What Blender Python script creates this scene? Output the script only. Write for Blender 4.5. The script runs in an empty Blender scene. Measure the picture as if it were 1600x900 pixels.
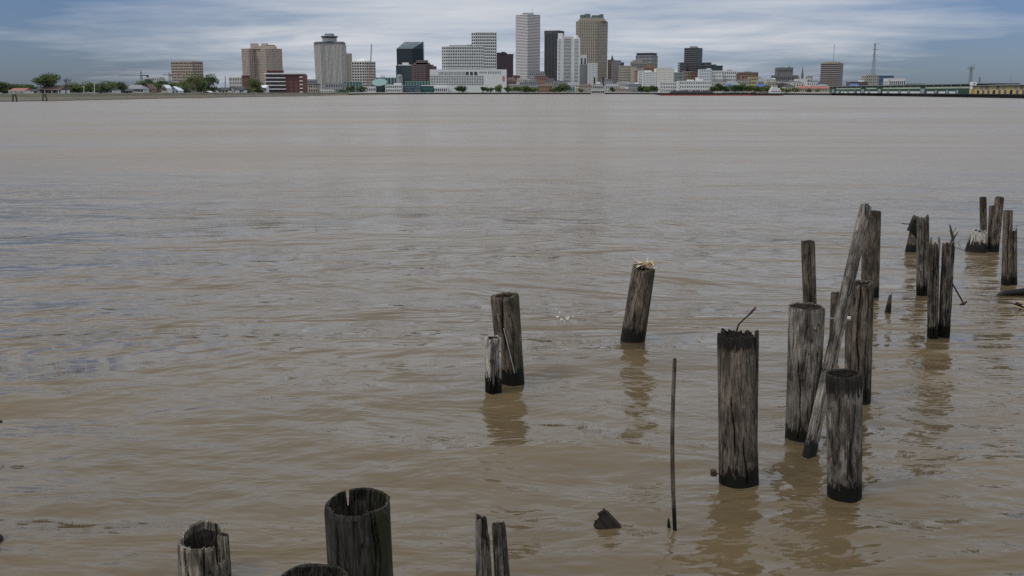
import bpy, math, random
import numpy as np
from mathutils import Vector, Matrix, Quaternion
R = math.radians
sc = bpy.context.scene
C = sc.collection

# ------------------------------------------------------------------ camera
F = 1556.0                      # focal length in pixels of a 1600 px wide frame
HC = 3.6                        # eye height above the river
PITCH = math.atan((450 - 143.2) / F)
cam_d = bpy.data.cameras.new('camera'); cam = bpy.data.objects.new('camera', cam_d); C.objects.link(cam)
cam_d.sensor_width = 36.0; cam_d.lens = 36.0 * F / 1600.0
cam_d.clip_start = 0.1; cam_d.clip_end = 40000
cam.location = (0, 0, HC); cam.rotation_euler = (math.pi / 2 - PITCH, 0, 0)
sc.camera = cam

# ------------------------------------------------------------------ world
SUN_EL, SUN_AZ = R(52), math.atan2(-0.80, -0.42)     # azimuth measured from +Y towards +X
world = bpy.data.worlds.new('World'); sc.world = world; world.use_nodes = True
wt = world.node_tree; wt.nodes.clear()
def wn(t, **k):
    n = wt.nodes.new(t)
    for a, b in k.items(): setattr(n, a, b)
    return n
def wmath(op, a, b=None, clamp=False):
    n = wn('ShaderNodeMath', operation=op, use_clamp=clamp)
    for i, v in enumerate((a, b)):
        if v is None: continue
        if isinstance(v, (int, float)): n.inputs[i].default_value = v
        else: wt.links.new(v, n.inputs[i])
    return n.outputs[0]
sky = wn('ShaderNodeTexSky', sky_type='NISHITA'); sky.sun_disc = False
sky.sun_elevation = SUN_EL; sky.sun_rotation = SUN_AZ
sky.air_density = 1.0; sky.dust_density = 0.6; sky.ozone_density = 3.0
hs = wn('ShaderNodeHueSaturation'); hs.inputs['Saturation'].default_value = 0.95; wt.links.new(sky.outputs[0], hs.inputs['Color'])
tint = wn('ShaderNodeMixRGB', blend_type='MULTIPLY'); tint.inputs[0].default_value = 1; tint.inputs[2].default_value = (0.66, 0.80, 1.20, 1)
wt.links.new(hs.outputs[0], tint.inputs[1])
bg1 = wn('ShaderNodeBackground'); bg1.inputs['Strength'].default_value = 0.056; wt.links.new(tint.outputs[0], bg1.inputs['Color'])
tc = wn('ShaderNodeTexCoord'); sep = wn('ShaderNodeSeparateXYZ'); wt.links.new(tc.outputs['Generated'], sep.inputs[0])
zc = wmath('ADD', wmath('MAXIMUM', sep.outputs[2], 0.0), 0.075)
u = wmath('DIVIDE', sep.outputs[0], zc); v = wmath('DIVIDE', sep.outputs[1], zc)
cmb = wn('ShaderNodeCombineXYZ'); wt.links.new(u, cmb.inputs[0]); wt.links.new(v, cmb.inputs[1])
def cloud_noise(scale, detail, rough, dist, stretch, rot, off):
    mp = wn('ShaderNodeMapping'); mp.inputs['Scale'].default_value = stretch
    mp.inputs['Rotation'].default_value = (0, 0, rot); mp.inputs['Location'].default_value = off
    wt.links.new(cmb.outputs[0], mp.inputs[0])
    n = wn('ShaderNodeTexNoise'); n.inputs['Scale'].default_value = scale; n.inputs['Detail'].default_value = detail
    n.inputs['Roughness'].default_value = rough; n.inputs['Distortion'].default_value = dist
    wt.links.new(mp.outputs[0], n.inputs['Vector']); return n.outputs[0]
n1 = cloud_noise(0.34, 7, 0.58, 0.35, (1.0, 1.0, 1), R(12), (3.1, 1.7, 0))
n2 = cloud_noise(1.1, 6, 0.62, 0.5, (0.7, 1.3, 1), R(-8), (7.7, 2.9, 4))
n3 = cloud_noise(0.13, 3, 0.5, 0.3, (1, 1, 1), R(20), (1.3, 5.2, 2))
# cover is thickest over the middle of the far bank, thinner towards both ends
xn = wmath('ADD', sep.outputs[0], 0.0)
cover = wmath('SUBTRACT', 0.13, wmath('MULTIPLY', wmath('MULTIPLY', xn, xn), 1.3))
cover = wmath('MAXIMUM', cover, -0.12)
hz = wmath('MULTIPLY', wmath('MINIMUM', wmath('MAXIMUM', wmath('SUBTRACT', sep.outputs[2], 0.085), 0.0), 0.2), 3.0)
dens = wmath('ADD', wmath('ADD', wmath('MULTIPLY', n3, 0.45), wmath('ADD', wmath('MULTIPLY', n1, 0.38), wmath('MULTIPLY', n2, 0.17))), wmath('ADD', cover, hz))
ramp = wn('ShaderNodeMapRange'); ramp.inputs[1].default_value = 0.42; ramp.inputs[2].default_value = 0.64
wt.links.new(dens, ramp.inputs[0])
ccol = wn('ShaderNodeMixRGB'); ccol.inputs[1].default_value = (0.385, 0.455, 0.56, 1); ccol.inputs[2].default_value = (0.64, 0.655, 0.69, 1)
r2 = wn('ShaderNodeMapRange'); r2.inputs[1].default_value = 0.36; r2.inputs[2].default_value = 0.64; wt.links.new(wmath('ADD', wmath('MULTIPLY', n1, 0.6), wmath('MULTIPLY', n2, 0.4)), r2.inputs[0])
wt.links.new(r2.outputs[0], ccol.inputs[0])
bg2 = wn('ShaderNodeBackground'); bg2.inputs['Strength'].default_value = 1.0; wt.links.new(ccol.outputs[0], bg2.inputs['Color'])
up = wn('ShaderNodeMapRange'); up.inputs[1].default_value = 0.08; up.inputs[2].default_value = 0.8; up.inputs[3].default_value = 1.0; up.inputs[4].default_value = 1.9   # overcast: brighter overhead
wt.links.new(sep.outputs[2], up.inputs[0]); wt.links.new(up.outputs[0], bg2.inputs['Strength'])
mixw = wn('ShaderNodeMixShader'); wt.links.new(ramp.outputs[0], mixw.inputs[0]); wt.links.new(bg1.outputs[0], mixw.inputs[1]); wt.links.new(bg2.outputs[0], mixw.inputs[2])
wo = wn('ShaderNodeOutputWorld'); wt.links.new(mixw.outputs[0], wo.inputs[0])

sl = bpy.data.lights.new('sun', 'SUN'); sun = bpy.data.objects.new('sun', sl); C.objects.link(sun)
sl.energy = 1.3; sl.angle = R(14); sl.color = (1.0, 0.95, 0.87)
sd = Vector((math.sin(SUN_AZ) * math.cos(SUN_EL), math.cos(SUN_AZ) * math.cos(SUN_EL), math.sin(SUN_EL)))
sun.rotation_euler = sd.to_track_quat('Z', 'Y').to_euler()
sc.view_settings.view_transform = 'Standard'; sc.view_settings.look = 'None'
sc.view_settings.exposure = 0.0; sc.view_settings.gamma = 1.0; sc.view_settings.use_curve_mapping = False
sc.cycles.max_bounces = 5
sc.cycles.use_denoising = False

# ------------------------------------------------------------------ projection helpers
CT, ST = math.cos(PITCH), math.sin(PITCH)
def P(px, py, D):
    """point at forward distance D that the photo shows at (px, py)"""
    t = (450 - py) / F
    dz = D * (t * CT - ST) / (CT + t * ST)
    depth = D * CT - dz * ST
    return Vector(((px - 800) * depth / F, D, HC + dz))
def Dw(py, z=0.0):
    """forward distance of height z seen at image row py"""
    t = (450 - py) / F
    return (z - HC) * (CT + t * ST) / (t * CT - ST)
def W0(px, py): return P(px, py, Dw(py))
def px_size(D, z=0): return (D * CT + (HC - z) * ST) / F

# ------------------------------------------------------------------ materials
MC = {}
def mat(key, col, rough=0.8, var=0.12, vscale=0.3, metal=0.0, spec=0.3, bump=0.0, bscale=4.0):
    if key in MC: return MC[key]
    m = bpy.data.materials.new(key); m.use_nodes = True; nt = m.node_tree; b = nt.nodes['Principled BSDF']
    b.inputs['Roughness'].default_value = rough; b.inputs['Metallic'].default_value = metal
    b.inputs['Specular IOR Level'].default_value = spec
    tcn = nt.nodes.new('ShaderNodeTexCoord'); nz = nt.nodes.new('ShaderNodeTexNoise'); nz.inputs['Scale'].default_value = vscale
    nz.inputs['Detail'].default_value = 6; nz.inputs['Roughness'].default_value = 0.65
    nt.links.new(tcn.outputs['Object'], nz.inputs['Vector'])
    mx = nt.nodes.new('ShaderNodeMixRGB'); c = Vector(col)
    mx.inputs[1].default_value = (*[max(0, x * (1 - 2 * var)) for x in c], 1); mx.inputs[2].default_value = (*[min(1, x * (1 + 2 * var)) for x in c], 1)
    nt.links.new(nz.outputs[0], mx.inputs[0]); nt.links.new(mx.outputs[0], b.inputs['Base Color'])
    if bump:
        bn = nt.nodes.new('ShaderNodeBump'); bn.inputs['Strength'].default_value = bump; n2_ = nt.nodes.new('ShaderNodeTexNoise'); n2_.inputs['Scale'].default_value = bscale
        nt.links.new(tcn.outputs['Object'], n2_.inputs['Vector']); nt.links.new(n2_.outputs[0], bn.inputs['Height']); nt.links.new(bn.outputs[0], b.inputs['Normal'])
    MC[key] = m; return m
def glass(key, col, rough=0.12): return mat(key, col, rough, 0.25, 0.08, 0.0, 0.6)

WHITE = mat('white_concrete', (0.59, 0.59, 0.57)); CREAM = mat('cream_stucco', (0.58, 0.53, 0.42)); PALE = mat('pale_stone', (0.47, 0.45, 0.41))
TAN = mat('tan_concrete', (0.40, 0.33, 0.28)); BEIGE = mat('beige_stone', (0.36, 0.33, 0.27)); GREYC = mat('grey_concrete', (0.27, 0.28, 0.29))
DGREY = mat('dark_grey_cladding', (0.11, 0.115, 0.12)); BROWN = mat('brown_cladding', (0.15, 0.11, 0.09)); MAUVE = mat('mauve_granite', (0.16, 0.11, 0.11))
PLUM = mat('plum_granite', (0.05, 0.035, 0.045)); BRICK = mat('red_brick', (0.15, 0.065, 0.055), var=.2); OBRICK = mat('orange_brick', (0.26, 0.155, 0.11))
ROOFD = mat('dark_roof', (0.055, 0.055, 0.065), 0.9); ROOFR = mat('red_roof', (0.33, 0.10, 0.07), 0.9); ROOFB = mat('brown_roof', (0.12, 0.085, 0.075), 0.9)
ROOFG = mat('grey_roof', (0.2, 0.21, 0.22), 0.9); ROOFW = mat('white_roof', (0.62, 0.64, 0.66)); TEALR = mat('green_copper_roof', (0.16, 0.27, 0.25), 0.6)
STEEL = mat('grey_steel', (0.18, 0.19, 0.2), 0.5); BLACK = mat('black_paint', (0.018, 0.018, 0.02), 0.6); RED = mat('red_paint', (0.30, 0.05, 0.035), 0.7)
RUST = mat('rusty_iron', (0.045, 0.024, 0.017), 0.85, 0.3, 25, bump=0.6, bscale=60); BLUE = mat('blue_tarpaulin', (0.05, 0.13, 0.30), 0.6)
GREENW = mat('green_metal_cladding', (0.018, 0.062, 0.045), 0.6); BANDG = mat('pale_green_glazing_band', (0.46, 0.50, 0.38), 0.5)
YELW = mat('yellow_metal_cladding', (0.50, 0.40, 0.19), 0.7); DARKW = mat('dark_opening', (0.012, 0.013, 0.015), 0.9); WGLASS = glass('window_glass', (0.035, 0.045, 0.055))
GDARK = glass('dark_glass', (0.022, 0.028, 0.035)); GBLUE = glass('blue_glass', (0.03, 0.07, 0.13)); GTEAL = glass('teal_glass', (0.032, 0.062, 0.066)); GGREY = glass('grey_glass', (0.085, 0.095, 0.105))
GBLACK = glass('black_glass', (0.010, 0.016, 0.026), 0.22); TIMB = mat('dark_wharf_timber', (0.022, 0.02, 0.02), 0.9); ORANGE = mat('orange_steel', (0.35, 0.16, 0.07))
BARK = mat('tree_bark', (0.07, 0.055, 0.045), 0.95)
L_DK = mat('leaf_dark', (0.035, 0.060, 0.022), 0.7, 0.25, 0.8); L_MD = mat('leaf_green', (0.095, 0.135, 0.04), 0.7, 0.25, 0.8)
L_LT = mat('leaf_light', (0.13, 0.165, 0.055), 0.7, 0.25, 0.8); L_BR = mat('leaf_bronze', (0.15, 0.125, 0.07), 0.8, 0.25, 0.8)

# ------------------------------------------------------------------ mesh builder
class MB:
    def __init__(s): s.v = []; s.f = []; s.m = []
    def face(s, pts, m=0):
        n = len(s.v); s.v += [tuple(p) for p in pts]; s.f.append(tuple(range(n, n + len(pts)))); s.m.append(m)
    def box(s, x0, x1, y0, y1, z0, z1, m=0):
        n = len(s.v); s.v += [(x0,y0,z0),(x1,y0,z0),(x1,y1,z0),(x0,y1,z0),(x0,y0,z1),(x1,y0,z1),(x1,y1,z1),(x0,y1,z1)]
        for q in ((0,3,2,1),(4,5,6,7),(0,1,5,4),(1,2,6,5),(2,3,7,6),(3,0,4,7)): s.f.append(tuple(n + i for i in q)); s.m.append(m)
    def prism(s, poly, z0, z1, m=0, top=None):
        n = len(s.v); k = len(poly); top = top or poly
        s.v += [(p[0], p[1], z0) for p in poly] + [(p[0], p[1], z1) for p in top]
        for i in range(k):
            j = (i + 1) % k; s.f.append((n + i, n + j, n + k + j, n + k + i)); s.m.append(m)
        s.f.append(tuple(n + i for i in range(k - 1, -1, -1))); s.m.append(m); s.f.append(tuple(n + k + i for i in range(k))); s.m.append(m)
    def obox(s, a, b, t, z0, z1, m=0, out=0.0):
        """upright box along a->b (2D), thickness t outwards (right of a->b), pushed out by `out`"""
        dx, dy = b[0] - a[0], b[1] - a[1]; L = math.hypot(dx, dy) or 1; nx, ny = dy / L, -dx / L
        q = [(a[0] + nx * out, a[1] + ny * out), (b[0] + nx * out, b[1] + ny * out), (b[0] + nx * (out + t), b[1] + ny * (out + t)), (a[0] + nx * (out + t), a[1] + ny * (out + t))]
        s.prism([q[3], q[2], q[1], q[0]], z0, z1, m)
    def tube(s, pts, r, n=8, m=0):
        pts = [Vector(p) for p in pts]; rs = r if isinstance(r, (list, tuple)) else [r] * len(pts); base = len(s.v)
        for i, p in enumerate(pts):
            d = (pts[min(i + 1, len(pts) - 1)] - pts[max(i - 1, 0)]).normalized(); q = d.to_track_quat('Z', 'Y')
            for k in range(n):
                a = 2 * math.pi * k / n; s.v.append(tuple(p + q @ Vector((math.cos(a) * rs[i], math.sin(a) * rs[i], 0))))
        for i in range(len(pts) - 1):
            for k in range(n):
                a = base + i * n + k; b = base + i * n + (k + 1) % n; s.f.append((a, b, b + n, a + n)); s.m.append(m)
        s.f.append(tuple(base + k for k in range(n - 1, -1, -1))); s.m.append(m)
        e = base + (len(pts) - 1) * n; s.f.append(tuple(e + k for k in range(n))); s.m.append(m)
    def build(s, name, mats, parent=None, loc=(0, 0, 0), rz=0, smooth=False):
        me = bpy.data.meshes.new(name); me.from_pydata(s.v, [], s.f)
        mats = mats if isinstance(mats, (list, tuple)) else [mats]
        for q in mats: me.materials.append(q)
        me.polygons.foreach_set('material_index', s.m)
        if smooth: me.polygons.foreach_set('use_smooth', [True] * len(s.f))
        me.update(); o = bpy.data.objects.new(name, me); C.objects.link(o); o.location = loc; o.rotation_euler.z = rz
        if parent: o.parent = parent
        return o
def tag(o, label=None, cat=None, group=None, kind=None):
    for k, x in (('label', label), ('category', cat), ('group', group), ('kind', kind)):
        if x: o[k] = x
    return o
def thing(name, label, cat, loc=(0, 0, 0), rz=0, group=None):
    o = bpy.data.objects.new(name, None); C.objects.link(o); o.location = loc; o.rotation_euler.z = rz; o.empty_display_size = 0.5
    return tag(o, label, cat, group)
def link_mesh(name, me, parent, loc=(0, 0, 0), rz=0):
    o = bpy.data.objects.new(name, me); C.objects.link(o); o.location = loc; o.rotation_euler.z = rz
    if parent: o.parent = parent
    return o
def copy_tree(o, parent=None):
    c = o.copy(); C.objects.link(c)
    if parent: c.parent = parent
    for ch in list(o.children): copy_tree(ch, c)
    return c

# ------------------------------------------------------------------ river
def river():
    rs = [1.0]
    while rs[-1] < 5000:
        r = rs[-1]; rs.append(r + max(0.02, min(0.012 * r, r * r / 5600 * 1.6)))
    rs = np.array([0.3] + rs)
    fine = np.radians(np.linspace(-44, 44, 620)); coarse = np.radians(np.linspace(44, 316, 70))[1:-1]
    th = np.concatenate([fine, coarse]); nr, nt_ = len(rs), len(th)
    RR, TT = np.meshgrid(rs, th, indexing='ij'); X = RR * np.sin(TT); Y = RR * np.cos(TT); Z = np.zeros_like(X)
    dr = np.gradient(rs)[:, None] * np.ones_like(X); da = np.where(np.abs(TT) < R(44.01), RR * R(88 / 620), RR * R(4))
    sp = np.maximum(dr, da); rng = np.random.RandomState(5)
    for i in range(110):
        lam = 0.16 * (36.0 ** rng.rand()); ang = rng.normal(R(8), R(34)); k = 2 * np.pi / lam
        slope = 0.019 * (1.0 if lam < 1.5 else 0.7); a = slope / k
        att = np.clip((lam / sp - 3.0) / 3.0, 0, 1)
        ph = rng.rand() * 6.28; kx, ky = k * math.sin(ang), k * math.cos(ang)
        # slow meander of each wave train so that it never repeats exactly
        mod = 0.55 + 0.45 * np.sin(X * rng.normal(0, 0.16) + Y * rng.normal(0, 0.16) + rng.rand() * 6.28)
        w = np.sin(kx * X + ky * Y + ph + 1.2 * np.sin(X * rng.normal(0, 0.25) + Y * rng.normal(0, 0.25) + rng.rand() * 6))
        Z += a * att * mod * w
    V = np.stack([X, Y, Z], -1).reshape(-1, 3)
    V = np.concatenate([V, [[0, 0, 0]]]); c = len(V) - 1
    i0 = np.arange(nr - 1)[:, None] * nt_; j = np.arange(nt_)[None, :]; j2 = (j + 1) % nt_
    q = np.stack([i0 + j, i0 + nt_ + j, i0 + nt_ + j2, i0 + j2], -1).reshape(-1, 4)[:, ::-1]
    me = bpy.data.meshes.new('river_water'); me.vertices.add(len(V)); me.vertices.foreach_set('co', V.ravel())
    nq = len(q); tri = np.stack([np.full(nt_, c), np.arange(nt_), (np.arange(nt_) + 1) % nt_], -1)[:, ::-1]
    me.loops.add(nq * 4 + nt_ * 3); me.loops.foreach_set('vertex_index', np.concatenate([q.ravel(), tri.ravel()]).astype(np.int32))
    me.polygons.add(nq + nt_); ls = np.concatenate([np.arange(nq) * 4, nq * 4 + np.arange(nt_) * 3])
    me.polygons.foreach_set('loop_start', ls.astype(np.int32)); me.polygons.foreach_set('use_smooth', np.ones(nq + nt_, bool)); me.update(); me.validate()
    m = bpy.data.materials.new('muddy_river_water'); m.use_nodes = True; nt = m.node_tree; b = nt.nodes['Principled BSDF']
    b.inputs['IOR'].default_value = 1.333; b.inputs['Roughness'].default_value = 0.04
    N = nt.nodes.new; Lk = nt.links.new
    geo = N('ShaderNodeNewGeometry')
    def noise(scale, sx, sy, det, rough, dist=0.0, rot=0.1):
        mp = N('ShaderNodeMapping'); mp.inputs['Scale'].default_value = (sx, sy, 1); mp.inputs['Rotation'].default_value = (0, 0, rot)
        Lk(geo.outputs['Position'], mp.inputs[0]); n = N('ShaderNodeTexNoise'); n.inputs['Scale'].default_value = scale; n.inputs['Detail'].default_value = det
        n.inputs['Roughness'].default_value = rough; n.inputs['Distortion'].default_value = dist; Lk(mp.outputs[0], n.inputs['Vector']); return n.outputs[0]
    sy_ = N('ShaderNodeSeparateXYZ'); Lk(geo.outputs['Position'], sy_.inputs[0])      # open mid-river water is ruffled by the wind, the edge among the pilings is slicker
    rg_ = N('ShaderNodeMapRange'); rg_.interpolation_type = 'SMOOTHSTEP'; rg_.inputs[1].default_value = 9; rg_.inputs[2].default_value = 60; rg_.inputs[3].default_value = 0.025; rg_.inputs[4].default_value = 0.28
    Lk(sy_.outputs[1], rg_.inputs[0])
    silt = noise(0.05, 0.5, 1.0, 5, 0.6, 1.2, 0.25); silt2 = noise(0.6, 0.4, 1.0, 5, 0.65, 0.5, -0.12)
    cr = N('ShaderNodeMixRGB'); cr.inputs[1].default_value = (0.082, 0.059, 0.031, 1); cr.inputs[2].default_value = (0.126, 0.091, 0.048, 1)
    av = N('ShaderNodeMath'); av.operation = 'ADD'; Lk(silt, av.inputs[0]); Lk(silt2, av.inputs[1]); av2 = N('ShaderNodeMath'); av2.operation = 'MULTIPLY'; av2.inputs[1].default_value = 0.5; Lk(av.outputs[0], av2.inputs[0])
    st = N('ShaderNodeMapRange'); st.inputs[1].default_value = 0.3; st.inputs[2].default_value = 0.7; Lk(av2.outputs[0], st.inputs[0]); Lk(st.outputs[0], cr.inputs[0])
    ch = N('ShaderNodeMapRange'); ch.interpolation_type = 'SMOOTHSTEP'; ch.inputs[1].default_value = 9; ch.inputs[2].default_value = 60; ch.inputs[3].default_value = 0; ch.inputs[4].default_value = 0.8; Lk(sy_.outputs[1], ch.inputs[0])   # base painted lighter and warmer with distance, offsetting the grey sky reflection
    cc = N('ShaderNodeMixRGB'); Lk(ch.outputs[0], cc.inputs[0]); Lk(cr.outputs[0], cc.inputs[1]); cc.inputs[2].default_value = (0.165, 0.122, 0.073, 1); Lk(cc.outputs[0], b.inputs['Base Color'])
    cat = noise(0.035, 0.35, 1.0, 5, 0.65, 1.0, 0.1); cm = N('ShaderNodeMapRange'); cm.inputs[1].default_value = 0.36; cm.inputs[2].default_value = 0.62; cm.inputs[3].default_value = 0.70; cm.inputs[4].default_value = 1.25; Lk(cat, cm.inputs[0])
    rm_ = N('ShaderNodeMath'); rm_.operation = 'MULTIPLY'; Lk(rg_.outputs[0], rm_.inputs[0]); Lk(cm.outputs[0], rm_.inputs[1]); Lk(rm_.outputs[0], b.inputs['Roughness'])
    # gusts: patches of rougher and of slicker water
    gust = noise(0.10, 0.4, 1.0, 4, 0.6, 0.8, 0.15); gm = N('ShaderNodeMapRange'); gm.inputs[1].default_value = 0.35; gm.inputs[2].default_value = 0.65; gm.inputs[3].default_value = 0.35; gm.inputs[4].default_value = 1.0; Lk(gust, gm.inputs[0])
    rip = noise(7.0, 0.45, 1.0, 4, 0.55, 0.6, 0.12); swell = noise(1.2, 0.45, 1.0, 4, 0.6, 0.3, 0.18); far = noise(0.16, 0.4, 1.0, 5, 0.62, 0.6, 0.1); vfar = noise(0.03, 0.4, 1.0, 4, 0.6, 0.4, 0.1)
    def bump(h, dist, normal=None, strength=None):
        bn = N('ShaderNodeBump'); bn.inputs['Distance'].default_value = dist; bn.inputs['Strength'].default_value = 1.0; Lk(h, bn.inputs['Height'])
        if strength is not None: Lk(strength, bn.inputs['Strength'])
        if normal is not None: Lk(normal, bn.inputs['Normal'])
        return bn.outputs[0]
    bnn = bump(vfar, 1.2); bnn = bump(far, 0.9, bnn); bnn = bump(swell, 0.13, bnn); bnn = bump(rip, 0.014, bnn, gm.outputs[0]); rip2 = noise(17.0, 0.5, 1.0, 3, 0.55, 0.2, -0.25); bnn = bump(rip2, 0.0014, bnn, gm.outputs[0])
    Lk(bnn, b.inputs['Normal']); me.materials.append(m)
    o = bpy.data.objects.new('river_water', me); C.objects.link(o); tag(o, kind='structure')
river()
# ------------------------------------------------------------------ weathered wood
def wood(key, light, dark, wet=0.10, green=0.25, bias=0.5, wetrag=0.05, head=None):
    k = 'wood_' + key
    if k in MC: return MC[k]
    m = bpy.data.materials.new('weathered_' + key + '_wood'); m.use_nodes = True; nt = m.node_tree; b = nt.nodes['Principled BSDF']; N = nt.nodes.new; Lk = nt.links.new
    t = N('ShaderNodeTexCoord'); oi = N('ShaderNodeObjectInfo'); off = N('ShaderNodeVectorMath'); off.operation = 'SCALE'; off.inputs[0].default_value = (13, 7, 5); Lk(oi.outputs['Random'], off.inputs['Scale'])
    add = N('ShaderNodeVectorMath'); Lk(t.outputs['Object'], add.inputs[0]); Lk(off.outputs[0], add.inputs[1])
    def nz(s, sc_, det=6, rough=0.65, dist=0.0):
        mp = N('ShaderNodeMapping'); mp.inputs['Scale'].default_value = s; Lk(add.outputs[0], mp.inputs[0]); n = N('ShaderNodeTexNoise'); n.inputs['Scale'].default_value = sc_
        n.inputs['Detail'].default_value = det; n.inputs['Roughness'].default_value = rough; n.inputs['Distortion'].default_value = dist; Lk(mp.outputs[0], n.inputs['Vector']); return n.outputs[0]
    def mr(x, a, c, d=0.0, e=1.0):
        n = N('ShaderNodeMapRange'); n.inputs[1].default_value = a; n.inputs[2].default_value = c; n.inputs[3].default_value = d; n.inputs[4].default_value = e; Lk(x, n.inputs[0]); return n.outputs[0]
    def mix(f, a, c, typ='MIX'):
        n = N('ShaderNodeMixRGB'); n.blend_type = typ
        for i, x in enumerate((f, a, c)):
            if isinstance(x, (int, float)): n.inputs[i].default_value = x
            elif isinstance(x, tuple): n.inputs[i].default_value = (*x, 1)
            else: Lk(x, n.inputs[i])
        return n.outputs[0]
    streak = nz((1, 1, 0.13), 36, 8, 0.72, 0.3); grain = nz((1, 1, 0.04), 120, 6, 0.75, 0.15); patch = nz((1, 1, 0.45), 5.5, 5, 0.6, 0.8)
    col = mix(mr(streak, 0.5 - 0.13 - (bias - .5) * .3, 0.5 + 0.15 - (bias - .5) * .3), dark, light)
    col = mix(mr(grain, 0.36, 0.50), mix(0.6, col, (0.010, 0.009, 0.008)), col)
    col = mix(mr(patch, 0.45, 0.64), col, mix(0.8, col, tuple(x * 0.5 for x in dark)))
    blotch = nz((1, 1, 0.6), 3.2, 3, 0.5, 1.0); col = mix(mr(blotch, 0.50, 0.66), col, mix(0.55, col, (0.020, 0.017, 0.013)))
    cl_ = nz((1, 1, 0.09), 11, 2, 0.5, 0.6); ab = N('ShaderNodeMath'); ab.operation = 'SUBTRACT'; ab.inputs[1].default_value = 0.5; Lk(cl_, ab.inputs[0]); ab2 = N('ShaderNodeMath'); ab2.operation = 'ABSOLUTE'; Lk(ab.outputs[0], ab2.inputs[0])
    line = mr(ab2.outputs[0], 0.003, 0.015, 0.9, 0.0); col = mix(line, col, (0.004, 0.003, 0.003))
    sx = N('ShaderNodeSeparateXYZ'); Lk(t.outputs['Object'], sx.inputs[0])
    gside = N('ShaderNodeMath'); gside.operation = 'MULTIPLY'; Lk(mr(sx.outputs[0], 0.02, 0.15), gside.inputs[0]); Lk(mr(patch, 0.35, 0.6, 0.0, green), gside.inputs[1])
    col = mix(gside.outputs[0], col, (0.042, 0.046, 0.018))
    gz = N('ShaderNodeMath'); gz.operation = 'MULTIPLY_ADD'; Lk(nz((1, 1, 0.22), 34, 5, 0.7), gz.inputs[0]); gz.inputs[1].default_value = -wetrag * 9; gz.inputs[2].default_value = wetrag * 4.5; gz2 = N('ShaderNodeMath'); Lk(gz.outputs[0], gz2.inputs[0]); Lk(sx.outputs[2], gz2.inputs[1])
    wetf = mr(gz2.outputs[0], wet + 0.028, wet + 0.062, 1.0, 0.0)
    col = mix(wetf, col, (0.006, 0.006, 0.005))
    if head: gh = N('ShaderNodeMath'); Lk(gz.outputs[0], gh.inputs[0]); Lk(sx.outputs[2], gh.inputs[1]); col = mix(mr(gh.outputs[0], head - .05, head + .02, 0, .9), col, (0.010, 0.009, 0.008))      # rotted, soot-black head
    damp = mr(gz2.outputs[0], wet, wet + 0.22, 0.55, 0.0); col = mix(damp, col, mix(0.75, col, (0.012, 0.011, 0.008)))
    Lk(col, b.inputs['Base Color']); Lk(mr(wetf, 0, 1, 0.92, 0.55), b.inputs['Roughness']); b.inputs['Specular IOR Level'].default_value = 0.18
    h = N('ShaderNodeMath'); h.operation = 'ADD'; Lk(streak, h.inputs[0]); Lk(grain, h.inputs[1])
    bn = N('ShaderNodeBump'); bn.inputs['Distance'].default_value = 0.008; bn.inputs['Strength'].default_value = 0.8; Lk(h.outputs[0], bn.inputs['Height']); Lk(bn.outputs[0], b.inputs['Normal'])
    MC[k] = m; return m
W_GREY = wood('grey', (0.40, 0.355, 0.305), (0.066, 0.055, 0.044), 0.10, 0.45)
W_MID = wood('brown_grey', (0.27, 0.215, 0.165), (0.046, 0.036, 0.027), 0.13, 0.6)
W_DARK = wood('dark', (0.085, 0.075, 0.062), (0.011, 0.010, 0.008), 0.12, 0.5)
W_PALE = wood('pale', (0.66, 0.61, 0.54), (0.10, 0.085, 0.07), 0.16, 0.1, 0.8, 0.08)
W_STUB = wood('stub', (0.40, 0.35, 0.28), (0.05, 0.040, 0.030), 0.26, 0.2, 0.6, 0.05)
W_SPL = wood('splintered', (0.32, 0.28, 0.24), (0.042, 0.035, 0.028), 0.14, 0.35)
W_END = mat('rotted_end_grain', (0.035, 0.028, 0.022), 0.95, 0.4, 18, bump=1.0, bscale=55)

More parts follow.
